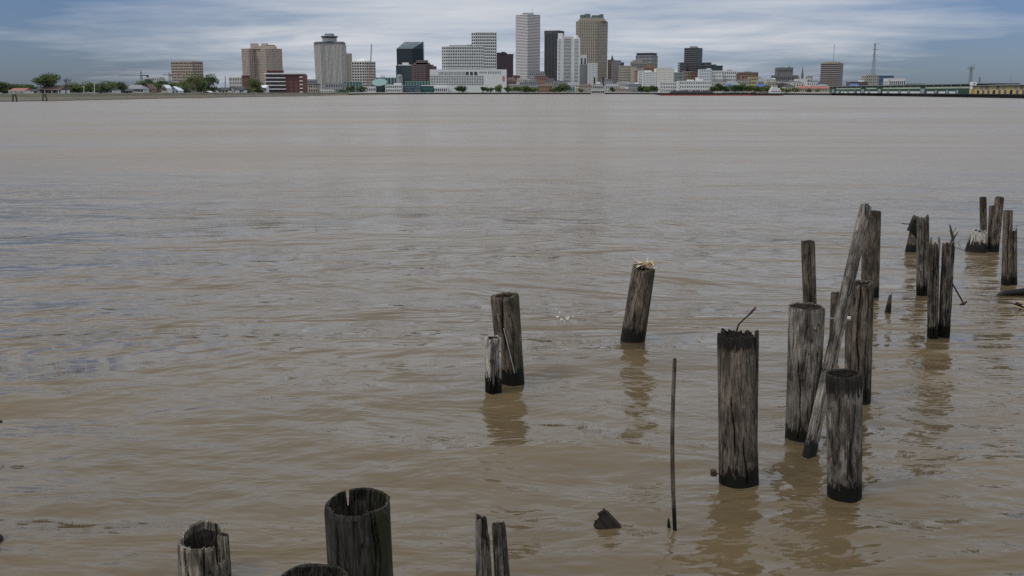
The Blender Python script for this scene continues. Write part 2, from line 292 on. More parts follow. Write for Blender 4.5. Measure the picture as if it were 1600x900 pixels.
def pile_mesh(name, m, H, R0, R1, seed, low=-1.0, n_exp=2.0, asp=1.0, hollow=0.05, wall=0.8, jag=0.02, knots=26, spikes=(), slots=(), cracks=(), lump=0.035, groove=0.008, bend=0.0, nseg=168, nrow=64, endmat=None):
    """tapered timber with grain grooves, drying cracks, a ragged top and a sunken rotten heart; z=0 is the waterline"""
    rg = np.random.RandomState(seed); th = np.linspace(0, 2 * np.pi, nseg, endpoint=False)
    wrap = lambda a, c: (a - c + np.pi) % (2 * np.pi) - np.pi
    kt = np.sort(rg.rand(knots) * 2 * np.pi); kv = rg.rand(knots) ** 1.6
    T = H + jag * (np.interp(th, np.concatenate([kt - 2 * np.pi, kt, kt + 2 * np.pi]), np.tile(kv, 3)) - 0.35)
    T = T + jag * 0.12 * rg.randn(nseg)
    for c, w, a in spikes: T = T + a * np.clip(1 - np.abs(wrap(th, c)) / w, 0, 1) ** 0.7
    for c, w, a in slots: T = T - a * (np.abs(wrap(th, c)) < w)
    cs = (np.abs(np.cos(th)) ** n_exp + np.abs(np.sin(th) / asp) ** n_exp) ** (-1 / n_exp)
    lf = [(k, rg.rand() * 6.28, rg.randn() * 1.2, lump / k * rg.rand() * 2.2) for k in (2, 3, 4, 5, 7)]
    gf = [(k, rg.rand() * 6.28, rg.randn() * 2.0, groove * (0.4 + rg.rand()) / 3.2) for k in rg.randint(9, 64, 14)]
    def rad(z, R_):
        s = 1.0
        for k, p, d, a in lf: s = s + a * np.cos(k * th + p + d * z)
        for k, p, d, a in gf: s = s - a * np.abs(np.sin(k * th / 1.0 + p + d * np.sin(z * 1.7 + p)))
        for c, w, dep, z0, z1 in cracks:
            cc = c + 0.10 * np.sin(z * 5 + c * 3) + 0.03 * np.sin(z * 17 + c)
            env = np.clip((z - z0) / 0.08, 0, 1) * np.clip((z1 - z) / 0.08, 0, 1)
            s = s - dep * env * np.exp(-(wrap(th, cc) / w) ** 2)
        return cs * R_ * s
    V = []; ts = np.linspace(0, 1, nrow)
    for t in ts:
        z = low + t * (T - low); f = np.clip(z / H, -1, 1.2); Rz = R0 + (R1 - R0) * f
        r = rad(z, Rz) * (1 - 0.035 * (t > 0.995)); bx = bend * np.sin(np.clip(z / H, 0, 1) * np.pi)
        V.append(np.stack([r * np.cos(th) + bx, r * np.sin(th), z], -1))
    ww = wall + 0.05 * np.sin(3 * th + seed) + 0.03 * rg.randn(nseg) * 0.6; ni = 9
    for i in range(ni):
        t = i / (ni - 1); z = T - 0.004 - t * hollow * (1 + 0.0 * T); z = np.minimum(z, T - 0.002) if i == 0 else z
        z = z * (1 - t) + (H - hollow + 0.012 * rg.randn(nseg)) * t
        f = np.clip(z / H, -1, 1.2); r = rad(z, R0 + (R1 - R0) * f) * (ww * (1 - 0.12 * t) * (1 + 0.03 * rg.randn(nseg)))
        V.append(np.stack([r * np.cos(th), r * np.sin(th), z], -1))
    for q in (0.66, 0.33):
        r = rad(np.full(nseg, H), R1) * ww * q; V.append(np.stack([r * np.cos(th), r * np.sin(th), H - hollow + 0.012 * rg.randn(nseg)], -1))
    nr_ = len(V); V = np.concatenate(V + [np.array([[0, 0, H - hollow]])]); F_ = []; M_ = []
    for i in range(nr_ - 1):
        for j in range(nseg):
            j2 = (j + 1) % nseg; F_.append((i * nseg + j, i * nseg + j2, (i + 1) * nseg + j2, (i + 1) * nseg + j)); M_.append(0 if i < nrow + 1 else 1)
    for j in range(nseg): F_.append(((nr_ - 1) * nseg + j, (nr_ - 1) * nseg + (j + 1) % nseg, nr_ * nseg)); M_.append(1)
    me = bpy.data.meshes.new(name); me.from_pydata(V.tolist(), [], F_); me.materials.append(m); me.materials.append(endmat or W_END)
    me.polygons.foreach_set('material_index', M_); me.update(); return me

PILES = {}
W_FRONT = wood('black_headed', (0.40, 0.355, 0.305), (0.066, 0.055, 0.044), 0.10, 0.3, head=P(1318, 583, W0(1319, 774).y).z - .15)
W_RAG = wood('dark_headed', (0.30, 0.24, 0.19), (0.046, 0.036, 0.027), 0.11, 0.5, head=P(1149, 524, W0(1154, 752).y).z - .10)
def pile(key, name, label, base, top, w0, w1, m, seed, cat='piling', group=None, D=None, Dt=None, yaw=0.0, zb=None, low=-1.0, **k):
    """base and top are photo positions of the axis where it leaves the water and at its head"""
    B = W0(*base) if D is None else P(base[0], base[1], D)
    if zb is not None: B.z = zb
    Tp = P(top[0], top[1], Dt or B.y + (0.0)); ax = Tp - B; H = ax.length
    s = px_size(B.y, 0); R0 = w0 / 2 * s; R1 = w1 / 2 * px_size(Tp.y, Tp.z)
    me = pile_mesh(name, m, H, R0, R1, seed, low=low, **k)
    o = bpy.data.objects.new(name, me); C.objects.link(o); o.location = B
    o.rotation_mode = 'QUATERNION'; o.rotation_quaternion = ax.normalized().to_track_quat('Z', 'Y') @ Quaternion()
    # to_track_quat may spin about the axis; undo the spin so local -Y still faces the camera side
    q = Vector((0, 0, 1)).rotation_difference(ax.normalized()); o.rotation_quaternion = q @ Quaternion((0, 0, 1), yaw)
    tag(o, label, cat, group); o['H'] = H; PILES[key] = (o, H, R0, R1); del o['H']
    return o
FR = -math.pi / 2      # angle of the side that faces the camera
G1 = 'old round pilings standing in the river'; G2 = 'splintered posts at the right end of the ruined pier'
pile('stub', 'wooden_piling', 'short hollow stub with whitened split staves at the lower left', (322, 990), (316, 842), 80, 78, W_STUB, 11, D=6.9, group=G1, low=-1, hollow=0.22, wall=0.86, jag=0.008, zb=None,
     slots=[(-0.10, 0.62, 0.16)], spikes=[(1.8, 1.2, 0.07)], cracks=[(-0.62, .04, .3, -1, 1), (-1.2, .03, .2, -1, 1), (-1.9, .03, .2, -1, 1), (-2.4, .03, .15, -1, 1)])
pile('rim', 'wooden_piling', 'dark hollow piling nearest the camera, only its rotted rim showing at the bottom edge', (496, 1120), (490, 905), 116, 114, W_DARK, 12, D=5.2, group=G1, hollow=0.16, wall=0.86, jag=0.006, cracks=[(-.4, .03, .2, -1, 3)])
pile('big', 'wooden_piling', 'tall black hollow piling with a narrow slot in its far rim, bottom centre-left', (572, 1060), (558, 785), 100, 104, W_DARK, 13, D=5.55, group=G1, hollow=0.30, wall=0.9, jag=0.008, knots=7,
     slots=[(2.05, 0.035, 0.10)], spikes=[(1.2, 1.4, 0.015)], cracks=[(-1.0, .025, .25, -1, 3), (-0.85, .02, .15, -1, 3), (-2.0, .02, .12, 0, 1.1)])
pile('tilt', 'wooden_piling', 'lone piling leaning right with a tuft of dry sticks on its head, in open water', (989, 530), (1006, 419), 40, 37, W_MID, 14, group=G1, hollow=0.05, wall=0.8, jag=0.05, cracks=[(-1.9, .05, .2, .1, .5), (-1.2, .04, .15, .2, 1)])
pile('slit', 'wooden_piling', 'round piling with a dark vertical split, standing behind a short square post with a bolt', (800, 596), (788, 461), 40, 46, W_MID, 15, group=G1, hollow=0.05, wall=0.72, jag=0.035,
     cracks=[(-1.78, .075, .55, .42, 2), (-1.1, .05, .2, .5, .8)], slots=[(-1.78, 0.06, 0.10)])
pile('square', 'square_post', 'short pale square post with a rusty bolt, in front of the split round piling', (771, 613), (770, 527), 24, 25, W_PALE, 16, cat='post', n_exp=7, asp=1.0, hollow=0.02, jag=0.02, groove=0.06,
     cracks=[(-2.3, .07, .4, -1, 2), (-1.9, .06, .3, -1, 2), (-1.45, .05, .3, -1, 2)], yaw=0.5)
pile('ragged', 'wooden_piling', 'thick piling with a saw-toothed head, bent iron spike and splinter off its right side', (1154, 752), (1149, 524), 60, 56, W_RAG, 17, group=G1, hollow=0.06, wall=0.8, jag=0.055, knots=44,
     cracks=[(-1.35, .04, .2, 0, .5), (-2.0, .04, .2, .3, .9)])
pile('wide', 'wooden_piling', 'broad flat-topped grey piling with a thinner post behind it, left of the leaning timber', (1253, 684), (1260, 478), 53, 56, W_GREY, 18, group=G1, hollow=0.03, wall=0.9, jag=0.018,
     cracks=[(-1.75, .10, .22, .7, 1.05), (-1.2, .03, .2, .1, 1), (-2.1, .03, .2, 0, .9)])
pile('front', 'wooden_piling', 'grey piling with a hollow black head and a bent rusty hook on its face', (1319, 774), (1318, 583), 53, 56, W_FRONT, 19, group=G1, hollow=0.09, wall=0.8, jag=0.016, knots=10,
     cracks=[(-1.35, .10, .55, .18, .62), (-1.25, .03, .2, 0.5, 1), (-0.9, .03, .2, 0, .6)])
pile('shade', 'wooden_piling', 'dark tall piling behind the long leaning timber, just behind the front hooked piling', (1340, 626), (1343, 442), 40, 44, W_MID, 20, group=G1, hollow=0.04, wall=0.85, jag=0.04, cracks=[(-1.9, .05, .3, 0, 2), (-1.3, .04, .2, 0, 2), (-.7, .05, .2, .2, 2)])
pile('plank', 'square_post', 'tall square-cut post with a level top, farthest back behind the long leaning timber', (1359, 462), (1362, 330), 23, 24, W_MID, 21, cat='post', n_exp=7, hollow=0.015, jag=0.006, groove=0.03, yaw=0.3)
pile('thin', 'square_post', 'dark slim post rising from behind the broad flat-topped piling', (1268, 560), (1262, 377), 20, 21, W_MID, 22, cat='post', n_exp=5, hollow=0.02, jag=0.012, groove=0.05, cracks=[(-1.5, .08, .3, 0, 3)])
pile('low', 'square_post', 'small low post seen in the gap between the broad piling and the leaning timber', (1302, 560), (1306, 458), 13, 13, W_MID, 23, cat='post', n_exp=5, hollow=0.02, jag=0.02)
pile('brace', 'leaning_timber', 'long grey squared timber leaning diagonally against the cluster of pilings', (1264, 712), (1353, 322), 19, 17, W_GREY, 24, cat='timber', Dt=10.6, n_exp=8, asp=0.8, hollow=0.012, jag=0.02, groove=0.05, low=-0.6, yaw=0.45,
     cracks=[(-1.7, .08, .3, .2, 3), (-1.2, .05, .3, .6, 2)], spikes=[(-1.8, .5, .03)])
pile('shard', 'broken_stake', 'small pointed splinter sticking up alone between the cluster and the right-hand posts', (1387, 490), (1391, 462), 10, 5, W_MID, 25, cat='stake', jag=0.01, hollow=0.01, spikes=[(-.5, 1.2, .08)], nseg=48, nrow=24)
pile('rod', 'thin_pole', 'thin upright dark pole standing alone, left of the ragged-headed piling', (1054.5, 825), (1054, 562), 7.5, 7.5, W_MID, 26, cat='pole', n_exp=3, jag=0.004, hollow=0.006, groove=0.06, lump=.12, bend=-0.02, nseg=48)
pile('chip', 'broken_stake', 'tiny pointed splinter breaking the water beside the foot of the thin pole', (1045, 820), (1044.5, 812), 5, 3, W_DARK, 27, cat='stake', jag=0.006, hollow=0.005, spikes=[(0, 1.4, .03)], nseg=32, nrow=20, low=-.3)
# split post at the bottom: two slivers of one trunk
pile('fork', 'split_post', 'post split into two upright slivers, at the bottom edge right of the black hollow piling', (760, 1010), (753, 808), 34, 22, W_SPL, 28, cat='post', D=6.3, n_exp=2.6, jag=0.03, hollow=0.02, groove=0.06, slots=[(0.1, 1.75, .13)], spikes=[(-0.7, .25, .05), (-2.9, .3, .03)], cracks=[(-1.6, .06, .3, -1, 3), (-1.0, .05, .3, -1, 3)])
o_f = PILES['fork'][0]
m2 = pile_mesh('sliver', W_SPL, 0.86, 0.066, 0.054, 29, n_exp=2.6, jag=0.03, hollow=0.02, groove=0.06, spikes=[(-1.7, 0.6, .05)], cracks=[(-1.1, .06, .3, -1, 3)])
s2 = link_mesh('sliver', m2, o_f); tgt = P(775, 820, 6.32)
def put(o, child, world_p, q=None):
    """place a child at a world point, keeping it parented"""
    bpy.context.view_layer.update(); child.location = o.matrix_world.inverted() @ world_p
    if q is not None: child.rotation_mode = 'QUATERNION'; child.rotation_quaternion = o.matrix_world.to_quaternion().inverted() @ q
put(o_f, s2, Vector((P(783, 990, 6.32).x, 6.32, 0)) + Vector((0.03, 0, 0)), Vector((0, 0, 1)).rotation_difference((tgt - P(788, 1000, 6.32)).normalized()))
s2.scale = (1, 1, (tgt.z) / 0.86)
m2 = pile_mesh('sliver', W_SPL, 0.5, 0.022, 0.012, 30, n_exp=2.6, jag=0.03, hollow=0.005, groove=0.05, nseg=40, nrow=20); s3 = link_mesh('sliver', m2, o_f); q_ = P(767, 862, 6.27); put(o_f, s3, Vector((q_.x, q_.y, q_.z - .5)))

o_r = PILES['ragged'][0]; Dr = o_r.location.y - .03; hh_ = P(1182, 518, Dr).z - P(1178, 700, Dr).z
m2 = pile_mesh('split_stave', W_MID, hh_, 0.034, 0.022, 61, low=-.05, n_exp=3, jag=0.03, hollow=0.01, groove=0.04, nseg=64, nrow=40, cracks=[(-1.6, .15, .3, .1, 2)]); s4 = link_mesh('split_stave', m2, o_r); put(o_r, s4, P(1178, 700, Dr), Vector((0, 0, 1)).rotation_difference((P(1182.5, 518, Dr) - P(1178, 700, Dr)).normalized()))
o_s = PILES['stub'][0]; Ds = o_s.location.y - .06; hh_ = P(348, 834, Ds).z - P(352, 960, Ds).z
m2 = pile_mesh('split_stave', W_STUB, hh_, 0.052, 0.045, 65, low=-.1, n_exp=4, asp=.6, jag=0.02, hollow=0.01, groove=0.04, nseg=64, nrow=40, cracks=[(-1.2, .15, .3, -1, 2)]); s5 = link_mesh('split_stave', m2, o_s); put(o_s, s5, P(356, 960, Ds + .08), Vector((0, 0, 1)).rotation_difference((P(347, 834, Ds) - P(355, 960, Ds)).normalized()))
# right-hand group
pile('r_stump', 'broken_stump', 'short leaning stump with a crooked cap and a rod poking out to the left', (1424, 393), (1429, 361), 19, 15, W_MID, 31, cat='stump', jag=0.06, hollow=0.05, lump=.06)
pile('r_post_a', 'splintered_post', 'tall splintered post with a pointed three-way head, leftmost of the right-hand posts', (1441, 460), (1442, 342), 19, 19, W_SPL, 32, cat='post', group=G2, n_exp=2.6, jag=0.05, hollow=0.03, groove=0.07, spikes=[(-2.2, .5, .05), (-.9, .5, .08)], cracks=[(-1.6, .1, .5, 0, 3), (-.9, .05, .3, 0, 3)])
pile('r_post_b', 'splintered_post', 'blackened splintered post with two thin upright spikes, left half of the close pair', (1457, 527), (1459, 384), 19, 20, W_SPL, 33, cat='post', group=G2, n_exp=2.6, jag=0.07, hollow=0.03, groove=0.08, spikes=[(-2.5, .35, .16), (-.4, .35, .16), (-1.5, .4, .05)], cracks=[(-1.9, .08, .5, 0, 3), (-1.3, .08, .4, 0.3, 3)])
pile('r_post_c', 'splintered_post', 'splintered post with a twiggy branch at its head, right half of the close pair', (1475, 526), (1482, 383), 19, 21, W_SPL, 34, cat='post', group=G2, n_exp=2.6, jag=0.05, hollow=0.03, groove=0.08, spikes=[(0.1, .5, .05)], cracks=[(-1.9, .08, .5, 0, .7), (-1.2, .1, .5, .3, 3), (-.8, .05, .3, 0, 3)])
pile('r_stump_b', 'broken_stump', 'squat pale-faced stump with a flared black foot and a thin post behind it', (1526, 391), (1531, 361), 31, 22, W_PALE, 35, cat='stump', jag=0.08, hollow=0.05, lump=.08, slots=[(-.6, .3, .04)])
pile('r_back', 'square_post', 'slim straight post rising from behind the squat flared stump', (1537, 388), (1536, 308), 8, 8.5, W_MID, 36, cat='post', group=G2, n_exp=6, jag=0.006, hollow=0.01, nseg=64)
pile('r_pair_a', 'square_post', 'shorter leaning post in the pair right of the squat stump', (1548, 390), (1551, 322), 9, 9, W_MID, 37, cat='post', group=G2, n_exp=5, jag=0.03, hollow=0.01, nseg=80, cracks=[(-1.5, .1, .3, 0, 3)])
pile('r_pair_b', 'square_post', 'taller level-topped leaning post in the pair right of the squat stump', (1553, 392), (1562, 308), 12, 11, W_MID, 38, cat='post', group=G2, n_exp=6, jag=0.006, hollow=0.01, nseg=80, cracks=[(-1.7, .07, .3, 0, 3)])
pile('r_edge_a', 'square_post', 'taller dark post with a lengthwise split, nearest the right edge beside a shorter splinter', (1572, 446), (1575, 329), 13, 12, W_MID, 39, cat='post', group=G2, n_exp=4, jag=0.01, hollow=0.02, cracks=[(-1.75, .12, .6, .2, 3)])
pile('r_edge_b', 'splintered_post', 'shorter splinter post joined at the foot of the split dark post near the right edge', (1583, 446), (1584, 362), 11, 9, W_SPL, 40, cat='post', group=G2, n_exp=2.6, jag=0.06, hollow=0.02, spikes=[(-.3, .6, .05)], cracks=[(-1.9, .1, .5, 0, 3)])

# fittings: parts of the timber they are driven into (world coordinates, then parented)
def part_on(key, name, mb, mats, label=None):
    o = PILES[key][0]; c = mb.build(name, mats, smooth=False); bpy.context.view_layer.update(); c.parent = o; c.matrix_parent_inverse = o.matrix_world.inverted()
    if label: c['label'] = label
    return c
def px_pts(D, *pts): return [P(x, y, D + (e if e else 0)) for (x, y, *r) in pts for e in [r[0] if r else 0]]
b = MB(); b.tube(px_pts(9.0, (1150, 520), (1154, 507), (1161, 500), (1169, 493), (1174, 488), (1181, 480)), [.009, .009, .008, .008, .012, .008], 8); part_on('ragged', 'bent_spike', b, RUST, 'bent iron spike curling up from the head')
b = MB(); b.tube(px_pts(8.72, (1129, 742), (1120, 740), (1113, 739)), .006, 6); b.box(*(lambda p: (p.x - .028, p.x + .022, p.y - .03, p.y + .03, p.z - .03, p.z + .02))(P(1115.5, 738, 8.72))); part_on('ragged', 'bolt', b, RUST)
D_ = PILES['front'][0].location.y - PILES['front'][2] - 0.015
b = MB(); b.tube(px_pts(D_, (1308, 668, .03), (1307, 675, -.03), (1310, 684, -.04), (1313, 693, -.04), (1309, 703, -.03), (1300, 711, -.02), (1293, 717, -.03)), .0075, 8); part_on('front', 'rusty_hook', b, RUST, 'bent rusty hook on the face')
b = MB()
D_ = PILES['square'][0].location.y - PILES['square'][2] - 0.012
pb = P(768, 564, D_); b.tube([pb + Vector((0, .05, 0)), pb + Vector((0, -.012, 0))], .024, 8); b.tube([pb + Vector((0, -.01, 0)), pb + Vector((0, -.035, 0))], .012, 6); part_on('square', 'bolt', b, RUST, 'rusty bolt')
b = MB(); D_ = PILES['slit'][0].location.y - PILES['slit'][2] - 0.02; b.tube(px_pts(D_, (787, 513), (794, 541), (801, 570), (804, 583)), .0035, 5); part_on('slit', 'string', b, mat('white_string', (.5, .5, .46)), 'loose white string')
b = MB(); D_ = W0(1306, 540).y; b.tube(px_pts(10.9, (1286, 498), (1323, 497)), .008, 6); part_on('shade', 'rod', b, STEEL)
b = MB(); b.tube(px_pts(10.75, (1321, 497), (1328, 498)), .026, 8); part_on('shade', 'bolt_head', b, mat('pale_galvanised_iron', (.4, .39, .36), .6))
D_ = PILES['r_post_c'][0].location.y - .05
b = MB(); b.tube(px_pts(D_, (1484, 436), (1492, 450), (1505, 473)), .012, 8); p_ = P(1505.5, 474, D_); b.tube([p_ + Vector((-.055, 0, -.02)), p_ + Vector((0, 0, -.01)), p_ + Vector((.05, 0, .03))], [.012, .024, .012], 8); part_on('r_post_c', 'iron_rod', b, RUST, 'slanting iron rod with a cross head')
b = MB(); b.tube(px_pts(D_, (1484, 384), (1489, 372), (1486, 360), (1484, 351)), [.03, .025, .018, .008], 6); b.tube(px_pts(D_, (1489, 374), (1493, 368), (1497, 362)), [.02, .012, .006], 6)
b.tube(px_pts(D_, (1488, 366), (1491, 361), (1494, 356)), .005, 5); b.tube(px_pts(D_, (1490, 386), (1498, 388), (1508, 392)), .004, 5); b.tube(px_pts(D_, (1489, 380), (1497, 379), (1501, 386)), .004, 5)
part_on('r_post_c', 'branch', b, W_SPL, 'forked dead branch at the head')
D_ = PILES['r_stump'][0].location.y
b = MB(); b.tube(px_pts(D_ - .1, (1409, 349), (1416, 350), (1424, 350)), .012, 6); part_on('r_stump', 'rod', b, RUST)
m3 = pile_mesh('crooked_cap', W_SPL, .24, .09, .07, 51, low=-.12, n_exp=5, jag=.05, hollow=.02, nseg=64, nrow=20); cp = link_mesh('crooked_cap', m3, PILES['r_stump'][0]); put(PILES['r_stump'][0], cp, P(1427, 354, D_ - .02), Quaternion((0, 1, 0), .22)); 
m3 = pile_mesh('crooked_cap', W_PALE, .12, .06, .05, 52, low=-.12, n_exp=5, jag=.03, hollow=.02, nseg=64, nrow=20); cp = link_mesh('plank_stub', m3, PILES['r_stump'][0]); put(PILES['r_stump'][0], cp, P(1434, 367, D_ - .1), Quaternion((0, 1, 0), -.9))
b = MB(); D_ = PILES['r_edge_b'][0].location.y; b.tube(px_pts(D_ - .03, (1584, 358), (1587, 354), (1591, 352)), .005, 5); part_on('r_edge_b', 'twig', b, W_SPL)
# dry sticks on the leaning piling: lie on it, so a thing of their own
rg = random.Random(4); tp = P(1007, 415, PILES['tilt'][0].location.y + 0.0); b = MB()
for i in range(80):
    a = rg.random() * 6.28; c = tp + Vector((rg.uniform(-.10, .12), rg.uniform(-.10, .08), rg.uniform(-.02, .035))); d = Vector((math.cos(a), math.sin(a), rg.uniform(-.1, .35))) * rg.uniform(.03, .09)
    b.tube([c - d, c + Vector((0, 0, .02)), c + d], rg.uniform(.0035, .007), 4, rg.choice((0, 0, 1, 2)))
for pts in (((1003, 414), (994, 406), (988, 402)), ((1009, 412), (1012, 405), (1013, 401)), ((1019, 420), (1024, 419), (1026, 417)), ((1000, 410), (1006, 412), (1013, 416))):
    b.tube([P(x, y, tp.y - .05) for x, y in pts], .0055, 5, 1)
tag(b.build('stick_nest', [mat('straw', (.50, .36, .18), .9), mat('bleached_stick', (.75, .70, .60), .9), mat('brown_stick', (.10, .06, .035), .9)]), 'tuft of dry sticks and straw lying on the head of the leaning piling', 'debris')

# drift wood
def chunk(name, label, cat, c, sx, sy, sz, m, seed, rot=(0, 0, 0)):
    rg = np.random.RandomState(seed); b = MB(); n1, n2 = 30, 18; V = []
    for i in range(n2 + 1):
        for j in range(n1):
            ph = math.pi * i / n2; t = 2 * math.pi * j / n1; d = np.array([math.sin(ph) * math.cos(t), math.sin(ph) * math.sin(t), math.cos(ph)])
            k = (np.abs(d) ** 5).sum() ** (-1 / 5); k *= 1 + .09 * math.sin(5 * d[0] + seed) + .10 * math.sin(d[1] * 5 + d[2] * 4 + seed) + .05 * math.sin(d[0] * 13 + d[2] * 11) + .018 * rg.randn() * (i not in (0, n2))
            V.append((d[0] * k * sx, d[1] * k * sy, d[2] * k * sz))
    b.v = V
    for i in range(n2):
        for j in range(n1): b.f.append((i * n1 + j, (i + 1) * n1 + j, (i + 1) * n1 + (j + 1) % n1, i * n1 + (j + 1) % n1)); b.m.append(0)
    o = b.build(name, m, loc=c); o.rotation_euler = rot; return tag(o, label, cat)
W_CH = mat('rotten_stump_wood', (.018, .012, .008), .8, .6, 14, bump=1.0, bscale=40)
pile('remnant', 'stump_remnant', 'dark jagged remnant of a stump barely breaking the water, left of the thin pole', (948, 821), (938, 810), 34, 34, W_CH, 63, cat='stump', low=-.3, n_exp=5, asp=.8, lump=.10, groove=.05, jag=.05, hollow=.03, spikes=[(-.3, .5, .03)], nseg=64, nrow=24, yaw=.4)
c = W0(1600, 460); b = MB(); b.tube([c + Vector((-.55, -.02, -.06)), c + Vector((-.35, 0, .01)), c + Vector((0, 0, .045)), c + Vector((.6, .05, .05)), c + Vector((1.3, .1, .0))], [.03, .06, .075, .08, .06], 12); tag(b.build('driftwood_log', W_DARK, smooth=True), 'low driftwood log lying in the water at the right edge, beside the split dark post', 'driftwood')
c = W0(1604, 484); b = MB(); rg = random.Random(9)
for i in range(22):
    p = c + Vector((rg.uniform(-.15, .5), rg.uniform(-.12, .12), rg.uniform(-.01, .05))); d = Vector((-rg.uniform(.05, .22), rg.uniform(-.06, .06), rg.uniform(.0, .10))); b.tube([p - d, p + Vector((0, 0, .02)), p + d], rg.uniform(.005, .016), 5, rg.choice((0, 0, 0, 1)))
tag(b.build('stick_tangle', [W_CH, mat('straw', (.30, .22, .12))]), 'tangle of broken sticks floating at the right edge below the driftwood log', 'debris')
c = P(-6, 661, 9.0); b = MB(); b.tube([Vector((c.x - 1.6, 9.9, -.3)), Vector((c.x - 1.1, 9.6, .15)), c - Vector((.3, 0, -.05)), P(3, 659, 9.0)], [.03, .025, .018, .014], 7); tag(b.build('dead_branch', W_CH), 'dark branch tip poking into view halfway down the left edge', 'branch')
c = W0(-15, 850); chunk('driftwood_snag', 'dark snag awash at the lower left edge', 'driftwood', c + Vector((0, 0, .02)), .075, .12, .07, W_CH, 8, (.2, -.3, .2))

# flecks of foam drifting on the current
rg = random.Random(21); b = MB()
for (cx, cy, n_, sx) in ((905, 497, 5, 30), (868, 494, 2, 10)):
    for k in range(n_):
        q = W0(cx + rg.uniform(-sx, sx), cy + rg.uniform(-4, 4)); s_ = px_size(q.y) * rg.uniform(.3, .9); pts = [(q.x + math.cos(a) * s_ * 2.6 * rg.uniform(.5, 1.2), q.y + math.sin(a) * s_ * 1.2 * rg.uniform(.5, 1.2)) for a in np.linspace(0, 6.28, 8)[:-1]]
        b.prism(pts, .012, .034)
tag(b.build('river_foam', mat('foam', (.75, .75, .72), .8)), kind='stuff')
# ------------------------------------------------------------------ far bank: land
SH = [(-700, 250), (-400, 300), (0, 362), (100, 405), (200, 475), (350, 640), (500, 860), (560, 1060), (640, 1380), (700, 1500), (960, 1480), (1150, 1250), (1300, 1000), (1450, 725), (1600, 545), (1800, 430), (2200, 330)]
def shore(px): return float(np.interp(px, [a for a, _ in SH], [b for _, b in SH]))
def shore_pt(px, back=0.0, z=0.0):
    D = shore(px) + back; q = P(px, 146, D); return Vector((q.x, D, z))
LZ = 2.6
def strip(name, pxs, prof, m, kind='structure'):
    """bank profile [(back, z), ...] swept along the shoreline"""
    b = MB(); rows = [[shore_pt(p, bk, z) for bk, z in prof] for p in pxs]
    for i in range(len(rows) - 1):
        for j in range(len(prof) - 1): b.face([rows[i][j], rows[i + 1][j], rows[i + 1][j + 1], rows[i][j + 1]])
    return tag(b.build(name, m), kind=kind)
GRASS = mat('levee_grass', (0.072, 0.068, 0.040), 0.95, 0.35, 0.15, bump=0.6, bscale=0.8)
RIP = mat('levee_stone_revetment', (0.11, 0.093, 0.070), 0.95, 0.4, 0.22, bump=0.8, bscale=1.2)
MUD = mat('wet_bank_mud', (0.05, 0.042, 0.034), 0.8, 0.3, 0.4); PAVE = mat('promenade_paving', (0.30, 0.29, 0.27))
pl = list(np.linspace(-700, 622, 140))
strip('mud_edge', pl, [(-2.0, -0.6), (3.0, 0.35)], MUD)
strip('levee_slope', pl, [(2.95, 0.30), (8, 1.0), (14, 1.45)], RIP)
strip('grass_bank', pl, [(13.9, 1.42), (19, 2.2), (24, LZ + .25), (30, LZ + .3), (36, LZ)], GRASS)
b = MB(); fr = [shore_pt(p, 5 if 620 < p < 1295 else 34, LZ - .02) for p in np.linspace(-700, 2200, 260)]
for i in range(len(fr) - 1):
    g0, g1 = [Vector((q.x * 26000 / q.y, 26000, LZ - .02)) for q in (fr[i], fr[i + 1])]; b.face([fr[i], fr[i + 1], g1, g0])
pass; tag(b.build('land', mat('city_ground', (0.12, 0.115, 0.10), 0.95)), kind='structure')
# timber-faced quay of the city front
strip('riverfront_quay', list(np.linspace(545, 1300, 60)), [(0, -1), (0, 2.0), (0.02, 2.0)], TIMB)
strip('quay_deck', list(np.linspace(545, 1300, 60)), [(-.4, 1.75), (-.4, 2.35), (12, LZ + .1), (30, LZ)], PAVE)
b = MB(); c0 = [(500, -6), (520, -26), (545, -48), (575, -60), (600, -50), (625, -20), (645, 4)]
f_ = [shore_pt(p, bk, .18) for p, bk in c0]; k_ = [shore_pt(p, 20, .5) for p, _ in c0]
for i in range(len(c0) - 1): b.face([f_[i], f_[i + 1], k_[i + 1], k_[i]])
tag(b.build('sand_bar', mat('sand', (.30, .22, .14), .95)), kind='structure')

# ------------------------------------------------------------------ building kit
def rot_foot(W, c):
    a = math.atan2(1 - c, c); L = W * c / math.cos(a); M = W * (1 - c) / math.sin(a)
    p0 = (-W / 2, L * math.sin(a)); p1 = (-W / 2 + W * c, 0.0); p2 = (W / 2, M * math.cos(a)); p3 = (p0[0] + p2[0] - p1[0], p0[1] + p2[1])
    return [p0, p1, p2, p3]
def lattice(b, poly, z0, z1, ncs, nr, pier=0.45, span=0.45, dep=0.5, m=0, rows=True, top=0.0, edges=None):
    """concrete frame standing proud of the glazing: piers and floor bands on every face"""
    k = len(poly)
    for i in (edges if edges is not None else range(k)):
        a, c = poly[i], poly[(i + 1) % k]; L = math.hypot(c[0] - a[0], c[1] - a[1]); nc = ncs[i % len(ncs)]
        if nc:
            st = L / nc; hw = st * pier / 2
            for j in range(nc + 1):
                s0, s1 = max(0, j * st - hw) / L, min(L, j * st + hw) / L
                b.obox((a[0] + (c[0] - a[0]) * s0, a[1] + (c[1] - a[1]) * s0), (a[0] + (c[0] - a[0]) * s1, a[1] + (c[1] - a[1]) * s1), dep, z0, z1 - .01, m)
        if nr:
            h = (z1 - top - z0) / nr
            for j in range(nr + 1):
                b.obox(a, c, dep * (0.94 if nc else 1.0), max(z0, z0 + h * j - h * span / 2), min(z1, z0 + h * j + h * span / 2) if j < nr else z1, m)
